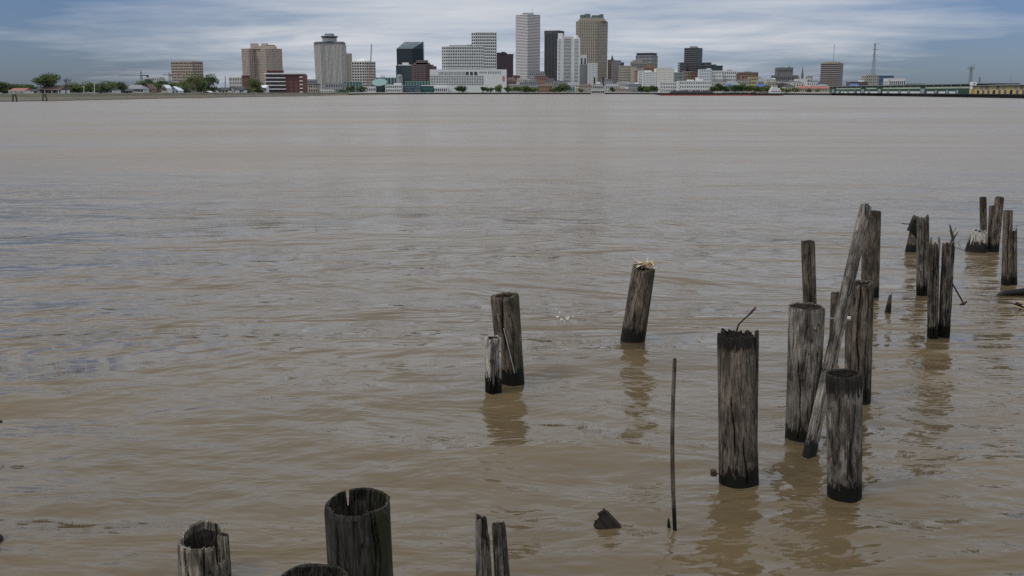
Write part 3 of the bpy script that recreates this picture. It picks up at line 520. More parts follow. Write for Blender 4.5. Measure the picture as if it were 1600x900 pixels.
def building(name, label, x0, x1, yt, D, wall, gls, ncs=(6,), nr=8, c=None, pier=.45, span=.45, depth=None, zb=LZ, cat='building', roofm=None, ph=(), poly=None, top=0.0, dep=0.5, rz=None, group=None, parapet=0.8, roof=True):
    D = max(D, shore(x1) + 38) if x1 < 620 else D; a, e = P(x0, yt, D), P(x1, yt, D); Wd = e.x - a.x; H = (a.z + e.z) / 2 - zb
    r = thing(name, label, cat, ((a.x + e.x) / 2, D, zb), 0, group)
    if poly is not None: fp = [((q[0] - .5) * Wd, q[1] * Wd) for q in poly]
    elif c: fp = rot_foot(Wd, c)
    else: dp = depth or max(12, Wd * 0.7); fp = [(-Wd / 2, 0), (Wd / 2, 0), (Wd / 2, dp), (-Wd / 2, dp)]
    if nr == 0 and not any(ncs):
        b = MB(); b.prism(fp, 0, H); b.build('walls', wall, r)
    else:
        b = MB(); b.prism(fp, 0, H - .05); b.build('glazing', gls, r)
        b = MB(); lattice(b, fp, 0, H, ncs, nr, pier, span, dep, 0, top=top); b.build('wall_frame', wall, r)
    if roof:
        b = MB(); cx = sum(q[0] for q in fp) / len(fp); cy = sum(q[1] for q in fp) / len(fp)
        b.prism([(cx + (q[0] - cx) * .985, cy + (q[1] - cy) * .985) for q in fp], H - .04, H + .12)
        for i in range(len(fp)): b.obox(fp[i], fp[(i + 1) % len(fp)], dep + .1 if parapet else .1, H - .3, H + (parapet or .2))
        b.build('roof', roofm or wall, r)
    s = px_size(D, zb + H); cyy = sum(q[1] for q in fp) / len(fp)
    for q in ph:                                     # rooftop blocks: (px0, px1, px height, material, name)
        xa = P(q[0], yt, D).x - r.location.x; xb = P(q[1], yt, D).x - r.location.x; b = MB(); dd = min((xb - xa) * .5, abs(cyy) * .7 + 3)
        b.box(xa, xb, cyy - dd * .6, cyy + dd, H + .1, H + q[2] * s); b.build(q[4] if len(q) > 4 else 'penthouse', q[3] if len(q) > 3 and q[3] else wall, r)
    return r, fp, H, Wd
def text_on(parent, txt, size, loc, m, name='sign_lettering', rz=0):
    cu = bpy.data.curves.new('tmp', 'FONT'); cu.body = txt; cu.size = size; cu.extrude = .08; cu.align_x = 'CENTER'
    t = bpy.data.objects.new('tmp', cu); C.objects.link(t); dg = bpy.context.evaluated_depsgraph_get(); me = bpy.data.meshes.new_from_object(t.evaluated_get(dg)); bpy.data.objects.remove(t)
    me.materials.clear(); me.materials.append(m); o = bpy.data.objects.new(name, me); C.objects.link(o); o.location = loc; o.rotation_euler = (math.pi / 2, 0, rz); o.parent = parent; return o

# ------------------------------------------------------------------ towers, left to right
r, fp, H, Wd = building('apartment_block', 'tan concrete apartment block with a grid of balconies, behind the trees on the left bank', 266, 313.5, 97, 900, TAN, GDARK, (14, 5), 11, poly=[(0, .12), (.76, 0), (1, .16), (.24, .3)], pier=.32, span=.42, dep=1.3, ph=((278, 288, 2), (290, 302, 2.2)), cat='apartment building')
# twin hotel: three facets stepping round a core
r, fp, H, Wd = building('hotel_tower', 'brown concrete hotel slab with lumpy rooftop blocks, directly behind the red brick flats', 376, 437, 76.5, 1750, TAN, GDARK, (5, 3, 12, 5, 8, 10), 27,
    poly=[(0, .10), (.20, 0.02), (.30, .22), (.66, .0), (.80, .04), (1, .20), (.85, .55), (.1, .5)], pier=.5, span=.45, dep=.8, ph=((389, 400, 9), (400, 427, 5), (406, 415, 9), (415, 426, 6.5, BROWN)), cat='hotel')
r, fp, H, Wd = building('brick_block', 'plain red brick block just left of the hotel slab foot, behind the white houses', 378, 386, 119, 1100, BRICK, GDARK, (0,), 0, cat='building')
r, fp, H, Wd = building('brick_block', 'upper red brick block showing above the roof of the balconied flats', 417, 439, 111, 1050, BRICK, GDARK, (0,), 0, cat='building')
# red brick flats with balconies
r, fp, H, Wd = building('brick_apartments', 'red brick apartment house with four white balcony bands, at the water behind the levee', 415, 472, 116, 800, BRICK, GDARK, (0,), 0, cat='apartment building', roof=False)
x_ = lambda px: P(px, 130, r.location.y).x - r.location.x
b = MB(); b.box(-Wd / 2 - 1, Wd / 2 + .5, -2.2, 14, H, H + 1.0); b.build('roof', WHITE, r); sth = H / 5
for k in range(5):
    z = k * sth
    for px in (416.5, 424, 431.5, 439.5):
        b = MB(); b.box(x_(px) , x_(px + 6.6), -.12, .4, z + .5, z + sth - .6); b.build('window', GDARK, r)
    for px in (450.5, 456.7, 464.5): b = MB(); b.box(x_(px), x_(px + (3.3 if px == 456.7 else 1.3)), -.12, .4, z + .7, z + sth - .7); b.build('window', GDARK, r)
    if k: b = MB(); b.box(x_(415), x_(447), -2.0, -.02, z - .3, z + .45); b.build('balcony', WHITE, r)
    b = MB(); b.box(x_(468.7), x_(473), -1.6, -.02, z + .2, z + 1.2); b.build('balcony', WHITE, r)
# cross-shaped ribbed tower
a, e = P(490.5, 66, 2050), P(535.5, 66, 2050); Wd = e.x - a.x; H = a.z - LZ
r = thing('ribbed_tower', 'grey ribbed tower with an outcurved cap and a round two-tier drum on its roof', 'office tower', ((a.x + e.x) / 2, 2050, LZ)); s = Wd / 45
plan = [(-22.5, 6), (-13, 0), (-4, 3), (8, 3), (19, 0), (22.5, 5), (22.5, 22), (-22.5, 22)]; fp = [(x * s, y * s) for x, y in plan]
b = MB(); b.prism([(x * .96, y) for x, y in fp], 0, H * .96, 0, fp); b.build('glazing', mat('bronze_glass', (.06, .056, .053), .4), r)
b = MB(); k = len(fp); NP = (5, 5, 6, 5, 3, 5, 10, 5)
for i in range(k):
    p_, q_ = fp[i], fp[(i + 1) % k]
    for j in range(NP[i] + 1):
        t = j / NP[i]; X_ = p_[0] + (q_[0] - p_[0]) * t; Y_ = p_[1] + (q_[1] - p_[1]) * t
        w_ = .78; n = len(b.v); dx = q_[0] - p_[0]; dy = q_[1] - p_[1]; L = math.hypot(dx, dy); ux, uy = dx / L * w_, dy / L * w_; nx, ny = dy / L * 1.6, -dx / L * 1.6
        b.prism([(X_ * .96 - ux, Y_ - uy), (X_ * .96 - ux + nx, Y_ - uy + ny), (X_ * .96 + ux + nx, Y_ + uy + ny), (X_ * .96 + ux, Y_ + uy)][::-1], 0, H * .955, 0, [(X_ - ux, Y_ - uy), (X_ - ux + nx * 1.3, Y_ - uy + ny * 1.3), (X_ + ux + nx * 1.3, Y_ + uy + ny * 1.3), (X_ + ux, Y_ + uy)][::-1])
b.build('ribs', mat('rib_concrete', (.46, .44, .41)), r)
b = MB(); b.prism([(x * 1.03, y * 1.0 - 2) for x, y in fp], H * .955, H * .975); b.prism([(x * 1.07, y - 3) for x, y in fp], H * .975, H * .985); b.prism([(x * .99, y) for x, y in fp], H * .985, H + 1.5); b.build('cap', GREYC, r); b = MB(); b.prism([(x * 1.075, y - 3.2) for x, y in fp], H * .9845, H * .994); b.build('cap_dark_edge', GDARK, r)  # last prism is a thin dark edge band around the cap
def disc(R_, z0, z1, R2=None, n=28): b = MB(); cy = 11 * s; b.prism([(R_ * math.cos(2 * math.pi * i / n) * s, cy + R_ * math.sin(2 * math.pi * i / n) * s) for i in range(n)], z0, z1, 0, [((R2 or R_) * math.cos(2 * math.pi * i / n) * s, cy + (R2 or R_) * math.sin(2 * math.pi * i / n) * s) for i in range(n)]); return b
u_ = 1.32
disc(11.3, H + 1.5, H + 1.5 + 5.5 * u_).build('drum', GREYC, r); disc(11.6, H + 1.5 + 5.5 * u_, H + 1.5 + 7.5 * u_, 13.2).build('drum_windows', GDARK, r); disc(13.4, H + 1.5 + 7.5 * u_, H + 2.2 + 8 * u_).build('drum_rim', GREYC, r); disc(7.6, H + 2.2 + 8 * u_, H + 2.2 + 11.5 * u_).build('upper_drum', mat('grey_green_metal', (.22, .27, .26)), r)
# tan tower with arched head
r, fp, H, Wd = building('arched_tower', 'ochre tower with an arched head, tucked behind the right edge of the ribbed tower', 535, 543, 86, 2150, TAN, GGREY, (4, 3), 20, span=.5, cat='building', roof=False)
b = MB(); n = 10; b.face([(Wd / 2 * math.cos(math.pi * i / n), -.6, H + Wd / 2 * math.sin(math.pi * i / n)) for i in range(n + 1)]); b.face([(Wd / 2 * math.cos(math.pi * i / n), 12, H + Wd / 2 * math.sin(math.pi * i / n)) for i in range(n + 1)][::-1])
for i in range(n): A = lambda q, y: (Wd / 2 * math.cos(math.pi * q / n), y, H + Wd / 2 * math.sin(math.pi * q / n)); b.face([A(i, -.6), A(i, 12), A(i + 1, 12), A(i + 1, -.6)])
b.build('arched_head', TAN, r)
building('slim_tower', 'narrow greyish tower right behind the ochre arched one', 541, 548, 84, 2200, BEIGE, GGREY, (3, 2), 20, cat='building')
r, fp, H, Wd = building('grid_hotel', 'grey-white gridded block with a white dome on its roof, behind two thin cranes', 548.5, 585, 97, 1850, PALE, GDARK, (5, 1, 5, 6), 11, c=None, poly=[(0, .12), (.58, 0), (.66, 0), (1, .2), (.9, .6), (.1, .6)], pier=.28, span=.42, dep=.8, cat='hotel')
b = MB(); n = 20; cy = Wd * .3
for k in range(5):
    a0, a1 = k * math.pi / 10, (k + 1) * math.pi / 10; b.prism([(13 * math.cos(a0) * math.cos(2 * math.pi * i / n) - 1, cy + 13 * math.cos(a0) * math.sin(2 * math.pi * i / n)) for i in range(n)], H + 7 * math.sin(a0), H + 7 * math.sin(a1), 0, [(13 * max(.02, math.cos(a1)) * math.cos(2 * math.pi * i / n) - 1, cy + 13 * max(.02, math.cos(a1)) * math.sin(2 * math.pi * i / n)) for i in range(n)])
b.build('dome', WHITE, r)
building('low_block', 'low grey-brown block between the brick flats and the foot of the ribbed tower', 472, 493, 125, 1300, GREYC, GDARK, (9,), 3, cat='building')
building('ferry_terminal', 'pale low terminal hall at the foot of the ribbed tower', 509, 536, 131, 1200, GREYC, GGREY, (7,), 2, depth=18, cat='terminal', roofm=ROOFG)
building('low_hall', 'beige two-storey hall left of the terminal, under a thin overhanging roof', 478, 496, 132, 1150, BEIGE, GDARK, (5,), 2, depth=14, roofm=ROOFD, cat='building')
building('white_pavilion', 'small white pavilion on the bank in front of the terminal', 502, 520, 141.2, 1050, WHITE, GGREY, (5,), 1, depth=8, cat='pavilion')
# aquarium and mall
TEAL2 = mat('pale_teal_cladding', (.17, .24, .235), .6)
building('mall', 'long low mall hall with a green copper roof, left of the black glass tower', 560, 621, 122, 1900, TEALR, GTEAL, (12,), 0, depth=60, span=.3, cat='mall', roofm=TEALR)
building('mall', 'green-roofed low hall running right from the small copper dome to the white podium', 633, 673, 127.5, 1850, TEALR, GTEAL, (9,), 0, depth=50, cat='mall', roofm=TEALR)
building('convention_hall', 'low teal hall at the foot of the ochre tower', 537, 560, 128, 1700, TEAL2, GTEAL, (5,), 0, depth=40, cat='hall', roofm=TEALR)
a = P(592.5, 146, 1540); r = thing('aquarium_drum', 'teal slant-topped glass drum of the riverside aquarium', 'aquarium', (a.x, 1545, LZ)); b = MB(); n = 28
lo = [(10.5 * math.cos(2 * math.pi * i / n), 10.5 * math.sin(2 * math.pi * i / n), 0) for i in range(n)]; hi = [(11.5 * math.cos(2 * math.pi * i / n), 11.5 * math.sin(2 * math.pi * i / n), 15 + 5.5 * math.sin(2 * math.pi * i / n)) for i in range(n)]
for i in range(n): b.face([lo[i], lo[(i + 1) % n], hi[(i + 1) % n], hi[i]])
b.build('drum_wall', GTEAL, r); b = MB(); b.face([(x, y, z + .05) for x, y, z in hi]); b.build('slanted_roof', mat('pale_teal_roof', (.15, .24, .225), .5), r)
building('arcade', 'white arcaded low building with arched openings beside the aquarium drum', 602, 628, 133, 1530, WHITE, DARKW, (9,), 2, depth=14, pier=.4, span=.5, cat='building', ph=((615, 626, 3),))
building('arcade', 'short white arcaded wing on the left of the aquarium drum', 573, 587, 136, 1530, WHITE, DARKW, (5,), 1, depth=12, pier=.4, span=.5, cat='building')
building('glass_hall', 'blue-grey glass hall right of the white arcade', 628, 650, 133.5, 1540, mat('blue_grey_frame', (.16, .20, .24)), GBLUE, (14,), 3, depth=20, pier=.2, span=.2, cat='hall', roofm=ROOFG)
building('green_hall', 'green glass hall with pale roof just left of the white podium', 658, 676, 134, 1540, mat('green_frame', (.04, .16, .12)), GTEAL, (8,), 2, depth=16, pier=.2, span=.3, cat='hall', roofm=ROOFW)
a = P(653, 128.5, 1535); r = thing('pyramid_pavilion', 'dark pointed pyramid roof pavilion on the quay', 'pavilion', (a.x, 1535, LZ)); hh = a.z - LZ; b = MB(); b.prism([(-4, -4), (4, -4), (4, 4), (-4, 4)], 0, hh * .35, 0, [(-3.6, -3.6), (3.6, -3.6), (3.6, 3.6), (-3.6, 3.6)]); b.build('walls', DGREY, r); b = MB(); b.prism([(-4, -4), (4, -4), (4, 4), (-4, 4)], hh * .35 + .02, hh, 0, [(-.1, -.1), (.1, -.1), (.1, .1), (-.1, .1)]); b.build('roof', mat('slate_teal', (.04, .08, .09)), r)
a = P(624, 116, 1800); r = thing('copper_dome', 'small greenish dome on a drum in front of the teal office block', 'dome', (a.x, 1800, LZ)); b = MB(); n = 20; hh = a.z - LZ; Rr = 5.6
b.prism([(Rr * math.cos(2 * math.pi * i / n), Rr * math.sin(2 * math.pi * i / n)) for i in range(n)], 0, hh - 6); b.build('drum', GREYC, r); b = MB()
for k in range(5):
    a0, a1 = k * math.pi / 10, (k + 1) * math.pi / 10; b.prism([(Rr * 1.06 * math.cos(a0) * math.cos(2 * math.pi * i / n), Rr * 1.06 * math.cos(a0) * math.sin(2 * math.pi * i / n)) for i in range(n)], hh - 6 + 6 * math.sin(a0) + .01, hh - 6 + 6 * math.sin(a1), 0, [(Rr * 1.06 * max(.02, math.cos(a1)) * math.cos(2 * math.pi * i / n), Rr * 1.06 * max(.02, math.cos(a1)) * math.sin(2 * math.pi * i / n)) for i in range(n)])
b.build('dome', mat('verdigris', (.16, .2, .19), .6), r)
# black glass tower with sloped crown
a, e = P(619.5, 76, 2300), P(660.5, 76, 2300); Wd = e.x - a.x; r = thing('black_glass_tower', 'black glass tower with a slanted glass crown', 'office tower', ((a.x + e.x) / 2, 2300, LZ)); s = Wd / 41; z1 = a.z - LZ; zt = P(640, 64.5, 2300).z - LZ
fp = [(-20.5 * s, 10 * s), (-20.5 * s, 0), (4 * s, 0), (20.5 * s, 10 * s), (20.5 * s, 26 * s), (-10 * s, 26 * s)]
tp_ = [(-10 * s, 22 * s), (-9.5 * s, 18 * s), (16 * s, 16 * s), (20.5 * s, 10.1 * s), (20.5 * s, 26 * s), (-10 * s, 26 * s)]
b = MB(); n0 = 0; b.prism(fp, 0, z1 - .01); lattice(b, fp, 0, z1, (0,), 26, 0, .12, .12, 1); b.build('glazing', [GBLACK, mat('black_spandrel', (.006, .008, .012), .5)], r)
b = MB(); b.prism(fp, z1, zt, 0, tp_); b.build('slanted_crown', glass('crown_glass', (.035, .06, .07), .2), r)
building('teal_office', 'dark teal office block with white rooftop box, below the black glass tower', 619, 645, 103, 2100, mat('teal_spandrel', (.035, .05, .055)), GTEAL, (8, 6), 0, depth=35, pier=.3, cat='office building', ph=((621, 641, 2.2, WHITE), (627.5, 637, 5.5, WHITE)))
building('mauve_office', 'mauve-brown granite office block with a chamfered stepped top', 642.5, 672, 101, 2000, MAUVE, GDARK, (12, 8), 13, poly=[(0, .15), (.2, 0), (.78, 0), (1, .2), (1, .6), (0, .6)], span=.35, pier=.4, cat='office building', ph=((646, 671, 3, MAUVE), (650, 668, 7, MAUVE, 'stepped_top')))
building('mauve_wing', 'smaller mauve wing adjoining the right side of the chamfered granite block', 670, 681, 104, 2040, MAUVE, GDARK, (4, 3), 13, cat='office building', ph=((671, 677, 3, MAUVE),))
# white hotel on podium
building('white_hotel_tower', 'tall white slab of square windows with a dark-windowed top floor, behind the wider white hotel', 736.5, 775.5, 51, 2050, WHITE, GDARK, (2, 10, 5, 5), 20, poly=[(0, .1), (.17, 0), (1, .05), (1, .5), (.1, .5)], pier=.26, span=.42, dep=.4, cat='hotel', ph=((745, 771, 1.6, WHITE),))
r, fp, H, Wd = building('white_hotel', 'wide white hotel slab of close square windows rising from the long white podium', 690, 756, 73, 1900, WHITE, GDARK, (3, 21, 6, 6), 15, poly=[(0, .08), (.13, 0), (1, .02), (1, .35), (0, .35)], pier=.32, span=.34, dep=.35, cat='hotel', ph=((702, 735, 2.6, GREYC), (729, 737, 3.4, DGREY, 'rooftop_plant')))
a, e = P(672, 109.5, 1640), P(791, 109.5, 1640); Wd = e.x - a.x; r = thing('white_podium', 'long white podium of a hotel with rows of small windows, on the waterfront', 'hotel', ((a.x + e.x) / 2, 1640, LZ)); H = a.z - LZ; X = lambda px: P(px, 120, 1640).x - r.location.x; Z = lambda py: P(730, py, 1640).z - LZ
b = MB(); b.box(-Wd / 2, Wd / 2, 0, 60, 0, H - .1); b.build('glazing', GDARK, r)
b = MB(); fpp = [(-Wd / 2, 0), (X(755), 0)]; b.obox((-Wd / 2, 0), (X(755), 0), .3, 0, Z(133)); zt0, zt1 = Z(133), Z(118.5); L = X(755) + Wd / 2
for j in range(33): x = -Wd / 2 + L * j / 32; b.box(x - .42 if j else x, x + .42, -.5, -.001, zt0, zt1)
for j in range(7): z = zt0 + (zt1 - zt0) * j / 6; b.box(-Wd / 2, X(755), -.46, -.002, z - .42, z + .42)
b.box(X(755), Wd / 2, -.5, -.001, 0, Z(118)); b.box(-Wd / 2, X(685), -.5, -.001, Z(118) + .02, H + 1); b.box(X(746), X(762), -.5, -.001, Z(118.0) + .02, H + 1); b.box(X(783), Wd / 2, -.5, -.001, Z(118.0) + .02, H + 1)
b.box(X(685), X(746), -.5, -.001, Z(112), H + 1); b.box(X(762), X(783), -.5, -.001, Z(111.5), H + 1); b.box(X(762), X(783), -.5, -.001, Z(118) + .02, Z(115.5)); b.box(-Wd / 2 - .5, -Wd / 2, 0, 60, 0, H + 1); b.box(Wd / 2, Wd / 2 + .5, 0, 60, 0, H + 1)
b.box(-Wd/2, X(755), -.5, -.001, Z(118.4), Z(117.8))
for j in range(22): x = X(685) + (X(729) - X(685)) * j / 22; b.box(x - .55, x + .55, -.48, -.001, Z(117.8), Z(112) + .1)
for px in (733.5, 740): b.box(X(px) - .9, X(px) + .9, -.48, -.001, Z(117.8), Z(112) + .1)
for j in range(9): x = X(762) + (X(783) - X(762)) * j / 8; b.box(x - .8, x + .8, -.48, -.001, Z(115.6), Z(111.4))
b.build('wall_frame', WHITE, r); b = MB(); b.box(-Wd / 2, Wd / 2, 0, 60, H - .08, H + .4); b.build('roof', PALE, r)
text_on(r, 'WESTIN', 3.6, (X(754.5), -.75, Z(114.4)), DGREY); b = MB(); b.box(X(785), X(788.5), -.85, -.52, Z(127), Z(119)); b.build('red_sign', mat('faded_red_sign', (.45, .16, .16)), r)
b = MB(); b.box(X(676), X(700), -8, -.52, 0, Z(136)); b.build('ground_wing', WHITE, r)
for j in range(7): b = MB(); b.box(X(678 + j * 3.1), X(679.7 + j * 3.1), -8.2, -7.9, 1.6, Z(138.3)); b.build('window', GDARK, r)
# centre towers
building('plum_office', 'dark plum office block between the white hotel and the tall white banded tower', 776, 802, 85, 2350, PLUM, GBLACK, (0,), 0, depth=50, cat='office building', ph=((776, 792, 3.2, PLUM), (783, 789, 4.6, PLUM)))
building('white_banded_tower', 'tallest tower, white with close dark horizontal window bands and a sharp front corner', 806, 844.5, 22.5, 2640, mat('banded_white_stone', (.60, .56, .54)), GGREY, (0,), 51, c=.485, span=.62, dep=.8, cat='office tower', ph=((817, 834, 3.6, GREYC), (831.7, 832.1, 12, STEEL, 'mast')))
r, fp, H, Wd = building('brown_ribbed_tower', 'dark brown tower of thin vertical ribs with a blank crown, right of the tallest tower', 851.5, 882, 48, 2500, mat('dark_rib', (.085, .082, .078)), GDARK, (10, 9, 9, 10), 0, c=.72, pier=.5, dep=.9, cat='office tower')
b = MB(); lattice(b, fp, H - 9, H + .5, (0,), 1, .5, 2.2, 1.3); b.build('crown', mat('crown_grey', (.15, .155, .16)), r)
r, fp, H, Wd = building('white_ribbed_hotel', 'slim white hotel tower with horizontal bands between broad white piers and a peaked top', 872, 906.5, 61, 2250, WHITE, GGREY, (0, 0, 0, 0), 38, poly=[(0, .14), (.17, .0), (.70, .12), (1, .05), (1, .6), (0, .6)], span=.5, dep=.5, cat='hotel')
b = MB(); 
for i, (s0, s1) in enumerate(((0, .18), (.82, 1))):
    for e_ in (0, 1, 2):
        p_, q_ = fp[e_], fp[e_ + 1]; mm = lambda t: (p_[0] + (q_[0] - p_[0]) * t, p_[1] + (q_[1] - p_[1]) * t); b.obox(mm(s0), mm(s1), .9, 0, H)
b.build('piers', WHITE, r); s = px_size(2250, H); b = MB(); b.prism([fp[0], fp[1], (fp[1][0] + 4, fp[1][1] + 12), (fp[0][0] + 2, fp[0][1] + 14)], H, H + 9 * s); b.build('peak', WHITE, r)
b = MB(); b.prism([fp[1], fp[2], (fp[2][0], fp[2][1] + 8), (fp[1][0], fp[1][1] + 10)], H, H + 3.6 * s); b.build('sign_wall', WHITE, r)
b = MB(); b.prism([fp[2], fp[3], (fp[3][0], fp[3][1] + 14), (fp[2][0], fp[2][1] + 12)], H, H + 6 * s, 0, [(fp[2][0] + 3, fp[2][1] + 3), (fp[3][0] - 6, fp[3][1] + 2), (fp[3][0] - 7, fp[3][1] + 12), (fp[2][0] + 3, fp[2][1] + 11)]); b.build('peak', WHITE, r)
text_on(r, 'Marriott', 4.6, ((fp[1][0] + fp[2][0]) / 2 + 1, (fp[1][1] + fp[2][1]) / 2 - 3.2, H + 1.0), mat('red_brown_letters', (.22, .07, .06)), rz=math.atan2(fp[2][1] - fp[1][1], fp[2][0] - fp[1][0]))
r, fp, H, Wd = building('brown_stone_tower', 'tall olive-brown stone tower of small square windows with notched corners and a stepped crown', 900.5, 950.5, 33, 2510, mat('olive_stone', (.38, .33, .26)), GDARK, (18, 9, 3, 12), 46, poly=[(0, .10), (.10, .02), (.64, 0), (.70, 0.04), (1, .18), (.9, .6), (.1, .55)], pier=.42, span=.36, dep=.4, cat='office tower', roof=False)
s = px_size(2510, H); cyy = Wd * .28; st = mat('dark_olive_stone', (.21, .185, .15))  # crown stone takes the averaged tone of the wall and its windows
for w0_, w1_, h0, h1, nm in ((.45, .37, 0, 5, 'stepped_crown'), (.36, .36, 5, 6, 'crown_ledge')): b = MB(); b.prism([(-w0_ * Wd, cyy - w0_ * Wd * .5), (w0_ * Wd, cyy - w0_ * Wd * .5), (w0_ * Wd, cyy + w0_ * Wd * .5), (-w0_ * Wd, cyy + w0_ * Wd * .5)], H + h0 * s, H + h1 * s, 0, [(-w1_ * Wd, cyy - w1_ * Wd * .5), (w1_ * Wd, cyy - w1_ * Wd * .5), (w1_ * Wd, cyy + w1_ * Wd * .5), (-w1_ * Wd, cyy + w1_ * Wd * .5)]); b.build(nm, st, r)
for x0_, x1_, h1 in ((-.36, -.24, 10), (-.22, -.05, 11.5), (.0, .22, 9.5), (.24, .36, 11)): b = MB(); b.box(x0_ * Wd, x1_ * Wd, cyy - .15 * Wd, cyy + .15 * Wd, H + 6 * s + .02, H + h1 * s); b.build('rooftop_plant', mat('green_grey_metal', (.12, .15, .15)), r)
building('white_loft', 'small white block with two dark square openings, right against the white hotel tower', 906.5, 917, 86, 2300, WHITE, GDARK, (2,), 3, depth=20, pier=.5, span=.5, cat='building')
building('grey_loft', 'plain grey ribbed block under the small white block', 907, 920, 101, 2200, GREYC, GGREY, (8,), 0, depth=25, cat='building')
building('white_slab', 'short white slab in front of the olive-brown tower', 920, 933.5, 99, 2150, WHITE, GGREY, (6, 4), 14, depth=25, pier=.6, span=.35, cat='building')
r, fp, H, Wd = building('spired_block', 'brown masonry block with a small pointed roof turret, right of the olive-brown tower', 951, 960, 94, 2450, BROWN, GDARK, (4,), 12, cat='building', depth=20)
b = MB(); b.prism([(-1, 6), (6, 6), (6, 13), (-1, 13)], H, H + 13, 0, [(2.3, 9.3), (2.7, 9.3), (2.7, 9.7), (2.3, 9.7)]); b.build('spire', ROOFD, r)
building('grey_block', 'plain stone-grey block right of the turreted brown one', 958, 970, 95, 2350, mat('warm_grey', (.22, .2, .2)), GGREY, (5,), 14, depth=25, roofm=DGREY, cat='building')
building('teal_block', 'small dark teal block peeping out behind the grey blocks', 968, 975, 98, 2500, GTEAL, GTEAL, (0,), 0, depth=15, cat='building')
building('beige_grid_block', 'beige block with a grid of dark windows, left of the white lofts', 969, 987, 103, 2200, BEIGE, GDARK, (9,), 10, depth=25, pier=.5, span=.5, cat='building')
building('beige_blank_block', 'blank beige block joined to the right of the gridded beige one', 986, 995, 104, 2190, BEIGE, GDARK, (0,), 0, depth=25, cat='building')
r, fp, H, Wd = building('flat_hat_tower', 'grey stone tower under a thin overhanging roof, right of the beige blocks', 995, 1031, 86, 2350, mat('mid_grey_stone', (.25, .25, .25)), GDARK, (12, 10), 10, c=.68, pier=.5, span=.4, cat='office tower', roof=False)
b = MB(); b.prism([(x * .94, y + 1.5) for x, y in fp], H, H + 4.2); b.build('top_storey', GDARK, r); b = MB(); b.prism([(x * 1.0, y) for x, y in fp], H + 4.2, H + 5.4); b.build('overhanging_roof', GREYC, r)
building('tiered_block', 'brownish tiered block standing in front of the flat-hatted tower', 987, 1012, 97, 2280, mat('tier_stone', (.27, .245, .22)), GDARK, (10,), 4, depth=20, cat='building', ph=((990, 1004, 3),))
building('brown_corner_block', 'narrow red-brown wall between beige block and white loft', 993, 999.5, 111, 2000, OBRICK, GDARK, (0,), 0, depth=20, cat='building')
building('white_loft', 'white loft with a single column of windows, left of the stepped white loft', 999, 1007, 111, 1950, WHITE, GDARK, (3,), 9, depth=20, pier=.6, span=.5, cat='building')
building('white_loft', 'stepped white loft with narrow window rows beneath the orange brick block', 1006, 1027, 113, 1900, WHITE, GDARK, (9,), 9, depth=22, pier=.65, span=.5, cat='building', ph=((1009, 1019, 3, WHITE),))
building('orange_brick_block', 'orange brick block behind the stepped white loft', 1008, 1026, 103.5, 2080, OBRICK, GDARK, (8,), 4, depth=20, cat='building', ph=((1010, 1022, 2, OBRICK),))
building('white_warehouse', 'broad cream-white warehouse with fine window rows and a grey rooftop band', 1026, 1053, 107.5, 1900, mat('warm_white', (.62, .60, .53)), GDARK, (14,), 10, depth=30, pier=.7, span=.6, cat='building', ph=((1030, 1052, 1.8, GREYC),))
building('grey_office', 'plain grey office between the white warehouse and the brown brick block', 1052, 1071, 113.5, 2050, GREYC, GDARK, (9,), 6, depth=25, span=.5, cat='building')
building('slate_office', 'square slate-grey tower with flat box on its roof and lower side wings', 1071.5, 1101, 75, 2500, mat('slate_grey', (.115, .11, .115)), GDARK, (0,), 21, c=.6, span=.5, dep=.5, cat='office tower', ph=((1081, 1092.5, 3.2, GREYC),))
building('slate_wing', 'left low wing of the slate-grey tower', 1062.5, 1072, 98, 2480, mat('slate_grey', (.1, .1, .1)), GDARK, (0,), 11, depth=30, cat='office building')
building('slate_wing', 'right low wing of the slate-grey tower', 1100, 1111.5, 98, 2480, mat('slate_grey', (.1, .1, .1)), GDARK, (0,), 11, depth=30, cat='office building')
building('teal_office', 'low dark teal office with a stepped roof, right of the slate-grey wing', 1111, 1129, 103, 2400, mat('teal_spandrel', (.03, .05, .05)), GTEAL, (6,), 5, depth=30, cat='office building', ph=((1114, 1121, 2.4, GTEAL),))
building('brown_block', 'brown brick block in front of the slate-grey tower', 1081, 1094, 113, 2000, mat('dull_brown_brick', (.18, .10, .08)), GDARK, (6,), 7, depth=20, cat='building')
building('taupe_block', 'taupe block left of the brown brick one', 1069, 1082, 112, 2020, mat('taupe', (.24, .22, .18)), GDARK, (5,), 6, depth=20, cat='building')
building('pale_block', 'pale blue-white block with a stepped top above the white brewery', 1094, 1112, 109, 1950, mat('blue_white', (.52, .56, .58)), GGREY, (7,), 8, depth=20, pier=.6, span=.5, cat='building', ph=((1106, 1112, 2.2),))
building('pale_block', 'long pale block with three rows of square windows, right of the stepped blue-white one', 1111, 1130, 111, 1960, WHITE, GGREY, (8,), 6, depth=20, pier=.5, span=.5, cat='building')
building('white_grid_block', 'white gridded block with small grey roof box, right end of the pale row', 1129, 1150.5, 111.5, 1980, WHITE, GGREY, (7,), 6, depth=22, pier=.4, span=.45, cat='building', ph=((1138, 1146, 2.6, GREYC),))
building('white_riverside_block', 'white riverside block with dark square windows, left of the white turret building', 1032, 1062, 128.5, 1480, WHITE, DARKW, (11,), 3, depth=22, pier=.5, span=.5, cat='building')
r, fp, H, Wd = building('white_brewery', 'white brewery building with a square corner turret, on the waterfront behind the long barge', 1062, 1112, 127, 1450, WHITE, DARKW, (18,), 3, depth=24, pier=.5, span=.5, cat='brewery', ph=((1076, 1086, 2.6), (1089, 1093.5, 6, WHITE, 'turret'), (1093.5, 1100, 3.4)))
